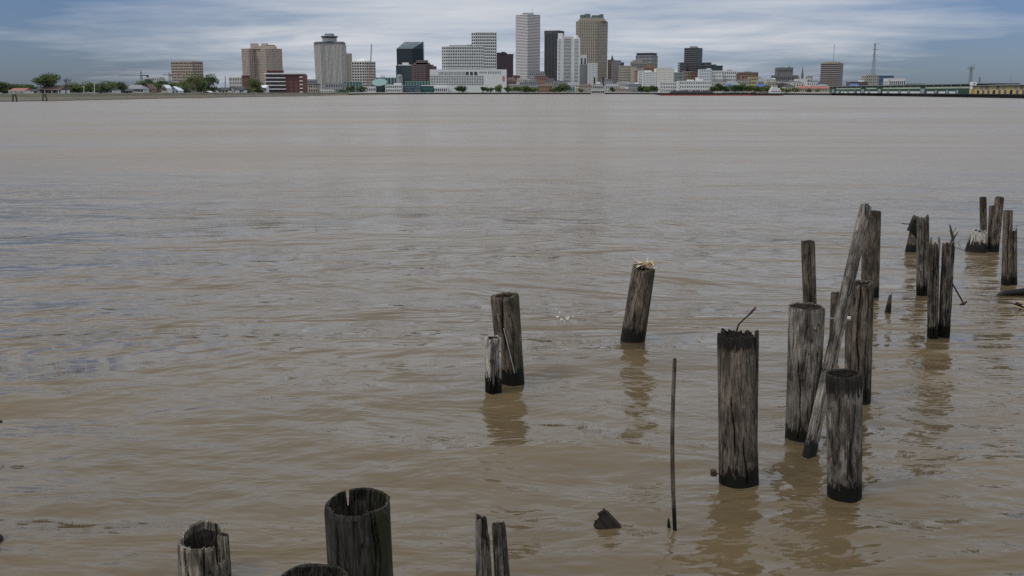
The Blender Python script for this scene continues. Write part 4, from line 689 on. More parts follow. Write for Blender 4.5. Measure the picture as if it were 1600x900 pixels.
b = MB(); b.prism([(10.2, 12), (15.2, 12), (15.2, 17), (10.2, 17)], H + 5.4, H + 7.4, 0, [(12.6, 14.4), (12.8, 14.4), (12.8, 14.6), (12.6, 14.6)]); b.build('turret_cap', ROOFR, r)
building('orange_block', 'low orange-tan block with a flat brown upper storey, right of the pale row', 1160, 1182, 118, 1900, OBRICK, GDARK, (6,), 5, depth=20, cat='building')
building('flat_brown_block', 'flat dark brown storey showing above the orange-tan block', 1156, 1184.5, 113.5, 2100, BROWN, GDARK, (10,), 3, depth=30, cat='building', ph=((1166, 1176, 2, GREYC),))
building('yellow_block', 'narrow yellowish building right of the orange-tan block', 1172, 1189, 121, 1850, mat('dull_yellow', (.42, .34, .2)), GDARK, (7,), 4, depth=16, cat='building')
building('stone_court', 'grey stone court building on a broad stepped base, left of the cathedral spire', 1211, 1247, 118, 2100, mat('court_stone', (.16, .155, .155)), GDARK, (11,), 3, depth=30, cat='building', span=.5)
building('stone_court_upper', 'tall middle block of the grey stone court building with little roof masts', 1216.5, 1239, 106, 2130, mat('court_stone', (.2, .2, .2)), GDARK, (8,), 4, depth=26, cat='building', span=.5, ph=((1224, 1226, 1.2), (1234, 1238, 1.6), (1235.4, 1235.8, 5, STEEL, 'mast')))
r, fp, H, Wd = building('cathedral', 'white cathedral front with a tall dark central spire', 1248, 1262, 124, 1650, WHITE, GDARK, (5,), 2, depth=24, pier=.7, span=.7, cat='cathedral')
sp = px_size(1650); b = MB(); n = 8; b.prism([(1.9 * math.cos(2 * math.pi * i / n) , 6 + 1.9 * math.sin(2 * math.pi * i / n)) for i in range(n)], H, H + 4); b.prism([(2.4 * math.cos(2 * math.pi * i / n), 6 + 2.4 * math.sin(2 * math.pi * i / n)) for i in range(n)], H + 4.01, H + 21, 0, [(.08 * math.cos(2 * math.pi * i / n), 6 + .08 * math.sin(2 * math.pi * i / n)) for i in range(n)]); b.build('spire', DGREY, r)
for sx in (-6, 6): b = MB(); b.prism([(sx - 1, 3), (sx + 1, 3), (sx + 1, 5), (sx - 1, 5)], H, H + 7, 0, [(sx - .05, 3.9), (sx + .05, 3.9), (sx + .05, 4), (sx - .05, 4)]); b.build('side_turret', DGREY, r)
building('white_tower_block', 'small white block with dark window stripes, right of the cathedral', 1262, 1269.5, 118, 1750, WHITE, GDARK, (3,), 5, depth=12, cat='building')
r, fp, H, Wd = building('brown_banded_tower', 'square brown banded building with a tall thin antenna, left of the lattice mast', 1287.5, 1325, 99, 1700, mat('brown_band_stone', (.27, .225, .19)), GDARK, (0,), 14, c=.6, span=.5, dep=.6, cat='office tower', ph=((1295, 1317, 3, mat('light_brown_stone', (.33, .28, .24))), (1307.7, 1308.3, 30, STEEL, 'antenna')))
building('grey_wall_block', 'cream and grey gridded block at the foot of the lattice mast', 1354, 1373, 118, 1500, BEIGE, GDARK, (6,), 6, depth=20, cat='building', ph=((1360, 1370, 2.5),))
building('blue_glass_block', 'blue glass block right of the lattice mast', 1373, 1396, 119, 1500, GBLUE, mat('light_blue_glass', (.12, .2, .3), .2), (8,), 4, depth=20, pier=.25, span=.3, cat='office building')
building('white_frame_block', 'low white framed block with tall dark openings, above the green wharf shed', 1389.5, 1415, 123.5, 1350, WHITE, GDARK, (8,), 1, depth=20, pier=.35, span=.3, cat='building', ph=((1393, 1402, 1.6, TEALR), (1404, 1412, 1.2, ROOFG)))
building('pale_far_block', 'hazy pale block far behind the crane on the left', 233, 250, 121.5, 1500, PALE, GGREY, (6,), 4, depth=20, cat='building', ph=((244, 249, 1.5),))
building('pale_far_block', 'hazy pale block beyond the white houses, left of the hotel slab', 358, 377, 121.5, 1600, PALE, GGREY, (7,), 4, depth=20, cat='building', ph=((368, 374, 1.6),))
building('far_church', 'tiny pale twin-pinnacled building on the skyline left of the black glass tower', 595, 600, 120.5, 2600, PALE, GGREY, (2,), 3, depth=10, cat='building', ph=((595, 596.4, 3), (598.6, 600, 3)))
building('long_quay_block', 'long dark hangar roofline beyond the yellow shed', 1552, 1593, 131.5, 900, mat('navy_grey', (.05, .06, .08)), GDARK, (0,), 0, depth=40, cat='hangar', ph=((1560, 1590, 1), (1576, 1581, 2.2)))
building('far_roofline', 'long low roof just breaking the skyline above the left part of the green shed', 1418, 1446, 131.3, 1500, ROOFG, GDARK, (0,), 0, depth=40, cat='hangar')
# ------------------------------------------------------------------ low city roofs between the towers and the water
LOWS = [  # x0 x1 ytop D wall cols rows roof label
 (791, 806, 121, 1700, 'OBRICK', 5, 3, 'ROOFB', 'low orange brick store just right of the white podium'),
 (800, 812, 118, 1750, 'BROWN', 4, 3, 'ROOFR', 'small brown-red roofed block at the foot of the tallest tower'),
 (808, 822, 123, 1680, 'CREAM', 5, 3, 'ROOFW', 'pinkish cream store with a white roof below the tallest tower'),
 (827, 851, 112, 1900, 'GREYC', 7, 4, 'ROOFG', 'grey blocky building with light window bays, right of the tallest tower foot'),
 (820, 838, 125, 1650, 'GREYC', 6, 2, 'ROOFW', 'low grey store with a bright white roof'),
 (836, 856, 119, 1700, 'OBRICK', 6, 3, 'ROOFB', 'reddish low block with a dark roof left of the dark ribbed tower'),
 (852, 868, 122, 1660, 'BEIGE', 5, 3, 'ROOFD', 'beige low block with an arched dark roof under the dark ribbed tower'),
 (866, 884, 127, 1600, 'GREYC', 6, 2, 'ROOFG', 'flat grey riverside store left of the white hotel tower foot'),
 (795, 812, 132, 1560, 'BEIGE', 6, 2, 'ROOFW', 'beige waterfront store behind the round quay trees'),
 (812, 842, 129, 1600, 'GREYC', 9, 3, 'ROOFG', 'long blue-grey glass-fronted riverside market'),
 (842, 864, 131, 1560, 'OBRICK', 8, 2, 'ROOFB', 'salmon riverside terrace right of the long market'),
 (864, 886, 133, 1550, 'BEIGE', 7, 2, 'ROOFG', 'low beige terrace beside the dense quay tree'),
 (886, 906, 129, 1580, 'CREAM', 6, 3, 'ROOFG', 'cream mansion block with a grey roof below the white hotel tower'),
 (888, 898, 137, 1520, 'TEALR', 3, 1, 'TEALR', 'little kiosk with a mint green roof on the quay'),
 (906, 926, 131, 1560, 'BEIGE', 7, 3, 'ROOFB', 'olive-beige terrace left of the riverboat'),
 (942, 958, 124, 1700, 'GREYC', 6, 4, 'ROOFG', 'grey-blue block right behind the riverboat funnels'),
 (946, 968, 131, 1560, 'PALE', 7, 2, 'ROOFG', 'pale low shed right of the riverboat'),
 (966, 984, 129, 1600, 'PALE', 6, 2, 'ROOFW', 'low shed under a long white canopy roof'),
 (982, 1002, 131, 1580, 'GREYC', 7, 2, 'ROOFW', 'grey shed under a white canopy, left of the quay trees'),
 (960, 990, 139, 1520, 'TAN', 10, 1, 'ROOFG', 'long low tan depot at the quay edge'),
 (990, 1018, 140, 1510, 'GREYC', 10, 1, 'ROOFB', 'long low brown-roofed depot beside the quay edge, left of the barge bow'),
 (1112, 1134, 127, 1600, 'PALE', 9, 2, 'ROOFG', 'long pale block right of the brewery, above the trees'),
 (1134, 1156, 128, 1650, 'GREYC', 8, 2, 'ROOFG', 'grey long roof block above the dark trees'),
 (1150, 1172, 125, 1750, 'BEIGE', 8, 2, 'ROOFG', 'beige long block with a slanting grey roof'),
 (1186, 1200, 121.5, 1800, 'GREYC', 5, 3, 'ROOFG', 'blue-grey block right of the yellowish building'),
 (1198, 1212, 124, 1750, 'PALE', 5, 3, 'ROOFW', 'pale small block left of the court building'),
 (1200, 1222, 128, 1650, 'BEIGE', 7, 2, 'ROOFW', 'white-roofed low block below the court building'),
 (1222, 1248, 127.5, 1600, 'PALE', 8, 2, 'ROOFG', 'grey-roofed market range left of the cathedral front'),
 (1189, 1206, 133, 1450, 'OBRICK', 6, 2, 'ROOFB', 'russet low house row behind the towboat'),
 (1214, 1230, 131, 1450, 'BROWN', 5, 2, 'ROOFD', 'dark-roofed house block right behind the towboat'),
 (1228, 1242, 132, 1420, 'PALE', 5, 2, 'ROOFD', 'grey gabled town house with a black roof left of the red roofs'),
 (1262, 1278, 127, 1500, 'WHITE', 5, 2, 'ROOFD', 'white town house with a black roof right of the cathedral'),
 (1276, 1292, 128, 1500, 'PALE', 5, 2, 'ROOFD', 'pale town house with a black roof under the brown banded tower'),
 (1240, 1256, 130, 1450, 'CREAM', 4, 2, 'ROOFW', 'cream house with a white roof in front of the cathedral'),
 (1280, 1296, 131.5, 1350, 'WHITE', 5, 1, 'ROOFG', 'white-walled flat block at the left end of the green shed'),
 (1330, 1356, 128.5, 1300, 'BROWN', 8, 2, 'ROOFD', 'dark low block right of the brown banded tower foot'),
]
for i, (x0, x1, yt, D, w, nc, nr, rf, lab) in enumerate(LOWS):
    wm, rm = globals()[w], globals()[rf]; rr = random.Random(i); hip = rf in ('ROOFR', 'ROOFB', 'ROOFD', 'ROOFG') and i % 2 == 0
    a, e = P(x0, yt, D), P(x1, yt, D); Wd = e.x - a.x; H = a.z - LZ; dp = rr.uniform(14, 22); Hw = H * (.72 if hip else 1)
    r = thing('town_building', lab, 'building', ((a.x + e.x) / 2, D, LZ)); fp = [(-Wd / 2, 0), (Wd / 2, 0), (Wd / 2, dp), (-Wd / 2, dp)]
    b = MB(); b.prism(fp, 0, Hw - .05); b.build('glazing', GDARK, r); b = MB(); lattice(b, fp, 0, Hw, (nc, 4), nr, .58, .55, .4); b.build('wall_frame', wm, r)
    b = MB()
    if hip: b.prism([(-Wd / 2 - .8, -.9), (Wd / 2 + .8, -.9), (Wd / 2 + .8, dp + .8), (-Wd / 2 - .8, dp + .8)], Hw, H, 0, [(-Wd / 2 + 3, dp * .45), (Wd / 2 - 3, dp * .45), (Wd / 2 - 3, dp * .55), (-Wd / 2 + 3, dp * .55)])
    else: b.box(-Wd / 2 - .5, Wd / 2 + .5, -.9, dp + .5, Hw, Hw + .5)
    b.build('roof', rm, r)
    if not hip:
        b = MB(); x = rr.uniform(-.3, .2) * Wd; b.box(x, x + rr.uniform(3, 6), 4, 9, Hw + .5, Hw + rr.uniform(1.8, 3)); b.build('roof_box', rr.choice((GREYC, ROOFW, ROOFG)), r)
# red-roofed market range
for (x0, x1, lab) in ((1249, 1265, 'left red-roofed market hall with cream arches on the quay'), (1265.5, 1281, 'middle red-roofed market hall with cream arches on the quay'), (1281.5, 1296, 'right red-roofed market hall with cream arches, next to the green shed')):
    D = 1180; a, e = P(x0, 134, D), P(x1, 134, D); Wd = e.x - a.x; H = a.z - LZ; r = thing('market_hall', lab, 'market hall', ((a.x + e.x) / 2, D, LZ), 0, 'red-roofed market halls')
    b = MB(); b.box(-Wd / 2, Wd / 2, .5, 12, 0, H * .6); b.build('interior_wall', BROWN, r); b = MB(); lattice(b, [(-Wd / 2, .4), (Wd / 2, .4), (Wd / 2, 12), (-Wd / 2, 12)], 0, H * .6, (6, 4), 1, .4, .35, .4); b.build('arcade', CREAM, r)
    b = MB(); b.prism([(-Wd / 2 - .6, -.8), (Wd / 2 + .6, -.8), (Wd / 2 + .6, 13), (-Wd / 2 - .6, 13)], H * .6 + .02, H, 0, [(-Wd / 2 + 2, 5.5), (Wd / 2 - 2, 5.5), (Wd / 2 - 2, 6.5), (-Wd / 2 + 2, 6.5)]); b.build('roof', mat('terracotta_roof', (.28, .11, .085)), r)
for x0, x1, y0, y1, D, lab in ((1136, 1144, 130.5, 134.5, 1350, 'bright blue tarpaulin roof among the dark trees'), (1185, 1199, 131.5, 135.5, 1300, 'wide blue tarpaulin roof just left of the towboat'), (1330, 1343, 131, 134, 1050, 'blue tarpaulin peeping over the left part of the green shed')):
    a, e = P(x0, y0, D), P(x1, y1, D); Wd = e.x - a.x; r = thing('tarpaulin_shelter', lab, 'shelter', ((a.x + e.x) / 2, D, LZ)); z0 = e.z - LZ; z1 = a.z - LZ
    b = MB(); b.prism([(-Wd / 2, 0), (Wd / 2, 0), (Wd / 2, 8), (-Wd / 2, 8)], z0, z1, 0, [(-Wd / 2 + 1, 3), (Wd / 2 - 1, 3), (Wd / 2 - 1, 5), (-Wd / 2 + 1, 5)]); b.build('canopy', BLUE, r)
    for sx in (-1, 1):
        for yy in (.2, 7.8): b = MB(); b.box(sx * Wd * .47 - .1, sx * Wd * .47 + .1, yy - .1, yy + .1, 0, z0); b.build('post', STEEL, r)

# ------------------------------------------------------------------ masts, cranes
def lattice_mast(name, label, px, yt, D, w0, w1, arms, m, taper_at=None, cat='mast', zb=LZ):
    a = P(px, yt, D); H = a.z - zb; r = thing(name, label, cat, (a.x, D, zb)); b = MB(); t = .007 * w0 * 1.3 + .11
    wz = lambda z: w1 + (w0 - w1) * max(0, 1 - z / (H * (taper_at or 1)))
    for sx in (-1, 1):
        for sy in (-1, 1): b.tube([(sx * wz(z) / 2, sy * wz(z) / 2, z) for z in np.linspace(0, H, 7)], t, 5)
    n = 14
    for i in range(n):
        z0, z1 = H * i / n, H * (i + 1) / n
        for sy in (-1, 1):
            b.tube([(-wz(z0) / 2, sy * wz(z0) / 2, z0), (wz(z1) / 2, sy * wz(z1) / 2, z1)], t * .7, 4); b.tube([(wz(z0) / 2, sy * wz(z0) / 2, z0), (-wz(z1) / 2, sy * wz(z1) / 2, z1)], t * .7, 4)
        for sx in (-1, 1): b.tube([(sx * wz(z0) / 2, -wz(z0) / 2, z0), (sx * wz(z1) / 2, wz(z1) / 2, z1)], t * .7, 4)
    b.build('lattice', m, r)
    for zf, l0, l1 in arms: b = MB(); b.tube([(-l0, 0, H * zf), (l1, 0, H * zf)], t * 1.1, 5); b.tube([(-l0, 0, H * zf), (0, 0, H * zf + 1.6), (l1, 0, H * zf)], t * .7, 4); b.build('cross_arm', m, r)
    return r, H
lattice_mast('lattice_mast', 'tall tapering lattice pylon with cross arms, right of the brown banded tower', 1367.5, 68, 1380, 7.5, 1.5, ((.99, 2, 8), (.87, 2.5, 6), (.77, 3.5, 4.5), (.66, 4, 5)), STEEL, .75, 'pylon')
r, H = lattice_mast('radio_mast', 'slim lattice mast with a broad antenna head, between the green and yellow sheds', 1518, 105, 680, 2.2, .9, ((.99, 2.4, 2.0), (.93, 3, 3)), STEEL, 1)
b = MB(); b.tube([(-.9, 0, H), (.9, 0, H + 1.2), (3.2, 0, H + 1.9)], .13, 5); b.tube([(-2, 0, H - 1), (0, 0, H - 2.6), (2, 0, H - 1)], .12, 5); b.build('antenna', STEEL, r)
def simple_pole(name, label, px, yt, D, rad, m, cat='pole', zb=LZ, extra=None, px2=None):
    a = P(px, yt, D); H = a.z - zb; r = thing(name, label, cat, (P(px2 or px, 146, D).x, D, zb)); b = MB(); b.tube([(0, 0, 0), (a.x - r.location.x, 0, H)], [rad * 1.2, rad], 8); b.build('shaft', m, r)
    for h, l in (extra or ()): b = MB(); b.box(-l, l, -.1, .1, h * H - .1, h * H + .1); b.build('crossarm', m, r)
    return r
simple_pole('chimney', 'dark slender chimney rising behind the yellow shed', 1531, 120.5, 760, .42, DGREY, 'chimney', px2=1530)
simple_pole('radio_mast', 'faint thin radio mast on the skyline near the right edge', 1579, 119, 1200, .18, STEEL, 'mast', extra=((.72, 1.6), (.62, 1.0)))
simple_pole('utility_pole', 'utility pole standing between the big bare tree and the white house', 103, 124, 440, .22, mat('pole_wood', (.05, .042, .035)), 'utility pole', extra=((.95, .9),))
simple_pole('utility_pole', 'short pale utility pole left of the long white house', 131, 134.5, 440, .16, PALE, 'utility pole', extra=((.93, .6),))
simple_pole('flagpole', 'thin pale flagpole right of the long white house', 147.5, 129, 440, .14, WHITE, 'flagpole')
simple_pole('crane_mast', 'thin leaning crane boom above the gridded hotel with the dome', 580.5, 69, 1900, .9, STEEL, 'crane', px2=577)
simple_pole('utility_pole', 'lamp post standing on the levee in front of the white gabled cottages', 348, 146, 665, .2, DGREY, 'utility pole', extra=((.95, .5),))
simple_pole('crane_mast', 'orange crane mast in front of the gridded hotel with the dome', 578, 102, 1750, .9, ORANGE, 'crane')
simple_pole('ship_mast', 'thin mast with a dark box on a white base beyond the houses', 352, 119, 900, .35, STEEL, 'mast', extra=((.62, 1.8), (.56, 2.3)))
def tower_crane(label, px, yt, yj, xl, xr, D):
    a = P(px, yt, D); H = a.z - LZ; r = thing('tower_crane', label, 'crane', (a.x, D, LZ)); zj = P(px, yj, D).z - LZ
    b = MB()
    for sx in (-1, 1):
        for sy in (-1, 1): b.tube([(sx * .9, sy * .9, 0), (sx * .9, sy * .9, zj), (0, 0, H)], .28, 4)
    for i in range(16): z = zj * i / 16; b.tube([(-.9, -.9, z), (.9, -.9, z + zj / 16)], .16, 4)
    b.build('mast', STEEL, r); xa, xb = P(xl, yj, D).x - a.x, P(xr, yj, D).x - a.x
    b = MB(); b.tube([(xa, 0, zj + .6), (0, 0, zj + .6)], .22, 4); b.tube([(xa, -.6, zj - .6), (0, -.6, zj - .6)], .22, 4); n = 14
    for i in range(n): b.tube([(xa * i / n, -.6, zj - .6), (xa * (i + .5) / n, 0, zj + .6), (xa * (i + 1) / n, -.6, zj - .6)], .14, 4)
    b.tube([(xa * .75, 0, zj + .6), (0, 0, H)], .12, 4); b.build('jib', STEEL, r)
    b = MB(); b.box(0, xb, -.7, .7, zj - .7, zj + .3); b.box(xb * .75, xb, -1, 1, zj - 2.2, zj - .7); b.build('counter_jib', BLACK, r)
tower_crane('hazy tower crane with a long level jib pointing left, behind the left-bank houses', 220, 110, 117.8, 185, 232, 1250)
tower_crane('second faint tower crane, its jib ending at the tan apartment block', 264.5, 113, 117, 254, 268, 1500)

# ------------------------------------------------------------------ houses on the left bank
def house(label, x0, x1, yt, D, wallm, roofm, style='side', nwin=3, roof_frac=.42, porch=False, zb=LZ, name='house', depth=9):
    D = max(D, shore(x1) + 38); a, e = P(x0, yt, D), P(x1, yt, D); Wd = e.x - a.x; H = a.z - zb; hw = H * (1 - roof_frac); r = thing(name, label, 'house', ((a.x + e.x) / 2, D, zb)); w = Wd / 2 * .94
    b = MB(); b.box(-w, w, 0, depth, 0, hw)
    if style == 'front':
        for y in (0, depth - .1): b.face([(-w, y, hw), (w, y, hw), (0, y, H - .25)] if y == 0 else [(w, y, hw), (-w, y, hw), (0, y, H - .25)])
    b.build('walls', wallm, r); b = MB(); t = .22; W2 = Wd / 2
    if style == 'front':
        for s in (-1, 1): q = [(s * W2, -.6, hw - .15), (0, -.6, H), (0, depth + .4, H), (s * W2, depth + .4, hw - .15)]; b.face(q if s < 0 else q[::-1]); b.face([(x, y, z - t) for x, y, z in (q[::-1] if s < 0 else q)]); b.face([q[0], (q[0][0], q[0][1], q[0][2] - t), (0, -.6, H - t), q[1]])
    elif style == 'side':
        q0 = [(-W2, -.6, hw - .1), (W2, -.6, hw - .1), (W2, depth / 2, H), (-W2, depth / 2, H)]; q1 = [(W2, depth + .6, hw - .1), (-W2, depth + .6, hw - .1), (-W2, depth / 2, H), (W2, depth / 2, H)]; b.face(q0); b.face(q1); b.face([q0[0], q0[3], q1[1]]); b.face([q0[1], q1[0], q0[2]]); b.face([(x, y, z - t) for x, y, z in q0][::-1])
    else: b.prism([(-W2, -.6), (W2, -.6), (W2, depth + .6), (-W2, depth + .6)], hw - .05, H, 0, [(-W2 * .45, depth * .48), (W2 * .45, depth * .48), (W2 * .45, depth * .52), (-W2 * .45, depth * .52)])
    b.build('roof', roofm, r)
    n = nwin + 1
    for i in range(n):
        x = -w + 2 * w * (i + .5) / n
        if i == n // 2: b = MB(); b.box(x - .5, x + .5, -.06, .1, .05, min(2.1, hw * .8)); b.build('door', DGREY, r)
        else:
            b = MB(); b.box(x - .5, x + .5, -.07, .1, hw * .36, hw * .8); o = b.build('window', WGLASS, r)
    if porch:
        b = MB(); b.face([(-W2, -2.6, hw * .84), (W2, -2.6, hw * .84), (W2, -.02, hw), (-W2, -.02, hw)]); b.face([(-W2, -2.6, hw * .84 - .15), (-W2, -.02, hw - .15), (W2, -.02, hw - .15), (W2, -2.6, hw * .84 - .15)]); b.build('porch_roof', roofm, r)
        for i in range(4): x = -W2 * .96 + W2 * 1.92 * i / 3; b = MB(); b.box(x - .1, x + .1, -2.5, -2.3, 0, hw * .83); b.build('porch_post', WHITE, r)
    return r
house('red-roofed white house behind a pale picket fence, far left', 13, 37, 137.5, 420, WHITE, mat('terracotta_roof', (.28, .11, .085)), 'side', 3, .45)
house('white house with a dark brown porch under the big spreading tree', 62, 95, 133, 430, WHITE, ROOFB, 'side', 4, .48, True)
house('small dark house showing left of the white porch house, beneath the big tree', 40, 58, 139, 435, PALE, ROOFD, 'side', 2, .4)
house('long white house with a dark roof, in front of the clipped green trees', 138, 176, 136, 460, WHITE, ROOFD, 'hip', 6, .42, False, depth=11)
house('grey house partly hidden behind the round dark trees right of the long white house', 190, 207, 139, 500, PALE, ROOFD, 'side', 2, .4)
house('grey-roofed greenish house with a wide row of windows', 192, 224, 132.5, 510, mat('pale_sage', (.42, .48, .42)), ROOFG, 'hip', 6, .45)
house('orange-tan gabled house right of the greenish one', 222, 236, 131, 520, OBRICK, ROOFB, 'front', 2, .5)
house('long house with a broad brown roof, between the tan gable and the white gable', 234, 252, 135, 540, CREAM, ROOFB, 'side', 3, .55)
house('narrow white house with a steep front gable and one dark arched window', 250, 261, 132.5, 530, WHITE, ROOFW, 'front', 1, .38)
house('small blue-white gabled cottage left of the brown hipped roof', 262, 279, 135, 550, mat('pale_blue_wall', (.50, .57, .62)), ROOFW, 'front', 2, .55)
house('low cottage with a large brown hipped roof beneath the bronze tree', 275, 299, 134.5, 560, GREYC, ROOFB, 'hip', 4, .6)
house('tiny white hut at the foot of the dark open-crowned tree', 318, 327, 142, 600, WHITE, WHITE, 'front', 1, .55)
house('cream house with dark roof, first of the cottages right of the dark open-crowned tree', 340, 357, 136.5, 640, CREAM, ROOFD, 'side', 2, .5)
house('white cottage with two small front windows and a pointed gable', 356, 368, 135.5, 645, WHITE, ROOFD, 'front', 2, .45)
house('pale blue cottage with dark roof right of the pointed white gable', 367, 381, 136, 650, mat('pale_blue_wall', (.5, .57, .62)), ROOFD, 'side', 3, .45)
house('white house corner seen left of the red brick flats', 405, 416, 133, 720, WHITE, ROOFW, 'side', 2, .3)
# picket fence
a, e = P(14, 146, 401), P(46, 146, 412); r = thing('picket_fence', 'pale picket fence in front of the red-roofed house', 'fence', (a.x, a.y, LZ + .28)); L = (Vector((e.x, e.y)) - Vector((a.x, a.y))).length; b = MB()
for i in range(int(L / .35)): b.box(i * .35, i * .35 + .16, 0, .04, 0, 1.3)
r.rotation_euler.z = math.atan2(e.y - a.y, e.x - a.x); b.build('pickets', PALE, r)
for k in range(5): b = MB(); b.box(L * k / 4, L * k / 4 + .15, .05, .2, 0, 1.4); b.build('post', PALE, r)
# mooring dolphins (pairs of black raking piles)
for px, dd, lab in ((22, -3, 'left pair of black raking mooring piles off the left bank'), (69, -3, 'right pair of black raking mooring piles off the left bank')):
    c = shore_pt(px, dd, 0); r = thing('mooring_dolphin', lab, 'mooring piles', c)
    for s in (-1, 1): b = MB(); b.tube([(s * .95, 0, -1), (s * .42, .1, 2.6)], .24, 8); b.build('pile', BLACK, r)
    b = MB(); b.box(-.6, .6, -.3, .4, 2.3, 2.6); b.build('cap', BLACK, r)

# ------------------------------------------------------------------ trees
def leaf_crown(rx, ry, rz_, n, seed, leaf, ragged=.3, nclump=24, mix_=(.4, .4, .2)):
    rg = np.random.RandomState(seed); cl = []
    for i in range(nclump):
        d = rg.normal(size=3); d /= np.linalg.norm(d); q = rg.rand() ** .5 * .74; cl.append((d * q, .22 + rg.rand() * .25, rg.choice(3, p=mix_)))
    V = np.zeros((n * 4, 3)); M = np.zeros(n, int)
    for i in range(n):
        c, cr, mi = cl[rg.randint(nclump)]; d = rg.normal(size=3); d /= np.linalg.norm(d); p = c + d * cr * (.55 + .45 * rg.rand() ** .4) * (1 + ragged * rg.randn() * .4)
        p = np.array([p[0] * rx, p[1] * ry, p[2] * rz_]); u_ = rg.normal(size=3); u_ /= np.linalg.norm(u_); w_ = np.cross(u_, rg.normal(size=3)); w_ /= np.linalg.norm(w_); s = leaf * (.6 + .8 * rg.rand())
        V[i * 4:i * 4 + 4] = [p - u_ * s, p + w_ * s * .5, p + u_ * s, p - w_ * s * .5]; M[i] = mi if rg.rand() < .8 else rg.randint(3)
    return V, M
CM = {}
def tree(label, px, yt, hw_px, D, kind='green', yb=None, trunk=.25, seed=0, zb=LZ, group=None, name='tree', dens=1.0, cf=None):
    """yt = top row, hw_px = half width of the crown; cf = fraction of the height the crown fills"""
    D = max(D, shore(px + hw_px) + 42) if px < 620 else D; a = P(px, yt, D); H = a.z - zb; w = hw_px * px_size(D) * (1.0 if hw_px > 19 else 1.5 if D < 650 else 1.3); cf = cf or (1 - trunk); ch = H * cf; r = thing(name, label, 'tree', (a.x, D, zb), 0, group)
    mats = {'green': (L_MD, L_LT, L_DK), 'dark': (L_DK, L_MD, L_DK), 'bronze': (L_BR, L_MD, L_LT), 'light': (L_LT, L_MD, L_BR)}[kind]
    leaf = max(.28, px_size(D) * .85); n = int(min(4200, max(260, 3.0 * (w * ch * 3.0) / (leaf * leaf))) * dens)
    b = MB(); zc_ = H - ch / 2; b.tube([(0, 0, -.2), (.05 * w, 0, H * .25), (-.03 * w, 0, zc_)], [max(.16, H * .035), max(.12, H * .026), .08], 7); rg = random.Random(seed)
    for i in range(7): t = rg.uniform(.25, .6); an = rg.random() * 6.28; b.tube([(0, 0, H * t * .8), (math.cos(an) * w * .35, math.sin(an) * w * .35, H * t + ch * .15), (math.cos(an) * w * .7, math.sin(an) * w * .7, H * t + ch * .32)], [H * .016 + .04, H * .009 + .03, .03], 5)
    b.build('trunk', BARK, r)
    if dens > 0:
        V, M = leaf_crown(w * 1.15, w * .95, ch / 2 * 1.0, n, seed, leaf); me = bpy.data.meshes.new('crown'); me.from_pydata(V.tolist(), [], [(4 * i, 4 * i + 1, 4 * i + 2, 4 * i + 3) for i in range(n)])
        for m_ in mats: me.materials.append(m_)
        me.polygons.foreach_set('material_index', M.astype(np.int32)); me.update(); link_mesh('crown', me, r, (0, 0, zc_))
    return r
def bare_tree(label, px, yt, hw_px, D, seed):
    D = max(D, shore(px) + 42); a = P(px, yt, D); H = a.z - LZ; w = hw_px * px_size(D); r = thing('bare_tree', label, 'tree', (a.x, D, LZ)); b = MB(); rg = random.Random(seed)
    def br(p, d, L, rad, n):
        q = p + d * L; b.tube([p, (p + q) / 2 + Vector((rg.uniform(-.1, .1), 0, 0)) * L, q], [rad, rad * .8, rad * .6], 4)
        if n:
            for k in range(3): br(q, (d + Vector((rg.uniform(-.7, .7), rg.uniform(-.7, .7), rg.uniform(0, .4)))).normalized(), L * rg.uniform(.55, .75), rad * .6, n - 1)
    br(Vector((0, 0, 0)), Vector((0, 0, 1)), H * .38, .2, 4); b.build('branches', BARK, r)
bg = 'round trees in the belt behind the left-bank houses'
tree('dark evergreen at the extreme left edge of the picture', 2, 126, 11, 440, 'dark', seed=1, trunk=.1)
tree('light green bushy tree behind the red-roofed house', 28, 128, 17, 450, 'green', seed=2, trunk=.05)
tree('mid green tree joining the bushy tree and the big spreading tree', 46, 132, 10, 445, 'dark', seed=3, trunk=.05)
tree('largest left-bank tree, broad and spreading above the white porch house', 72, 114, 21, 428, 'green', seed=4, trunk=.3, dens=1.1)
bare_tree('leafless tree with fine twigs right of the big spreading tree', 103, 121, 10, 445, 5)
tree('dense tree right of the leafless one', 118, 129, 12, 470, 'green', seed=6, trunk=.05)
tree('left end of the clipped green tree mass behind the long white house', 136, 128, 13, 480, 'green', seed=7, trunk=.05)
tree('middle of the clipped green tree mass behind the long white house', 156, 127, 15, 482, 'green', seed=8, trunk=.05)
tree('dark right end of the clipped green tree mass', 178, 126.5, 14, 484, 'dark', seed=9, trunk=.05)
tree('small dark tree with a flat head behind the grey-roofed house', 230, 121, 9, 590, 'dark', seed=10, trunk=.1)
tree('low bushy tree left of the small flat-headed one', 220, 126, 9, 585, 'green', seed=11, trunk=.1)
tree('dark tree between the pale far block and the tan apartments', 252, 123, 10, 600, 'dark', seed=12, trunk=.1)
tree('dark low tree below the left side of the tan apartments', 264, 127, 12, 610, 'dark', seed=13, trunk=.05)
tree('olive tree in front of the tan apartment block', 278, 124, 10, 620, 'light', seed=14, trunk=.05, dens=.8)
tree('large thin bronze-leaved tree in front of the right half of the tan apartments', 301, 113, 13, 625, 'bronze', seed=15, trunk=.1, dens=.75)
tree('dark open-crowned tree right of the bronze-leaved tree', 325, 114, 12, 620, 'dark', seed=16, trunk=.15, dens=.8)
tree('green shoulder tree at the left foot of the dark open-crowned tree', 313, 122, 9, 622, 'green', seed=17, trunk=.05)
tree('pale spring-green tree left of the red brick flats', 396, 121, 12, 700, 'light', seed=18, trunk=.1, dens=.7)
bare_tree('small leafless tree in front of the pale spring-green tree', 393, 134, 6, 690, 19)
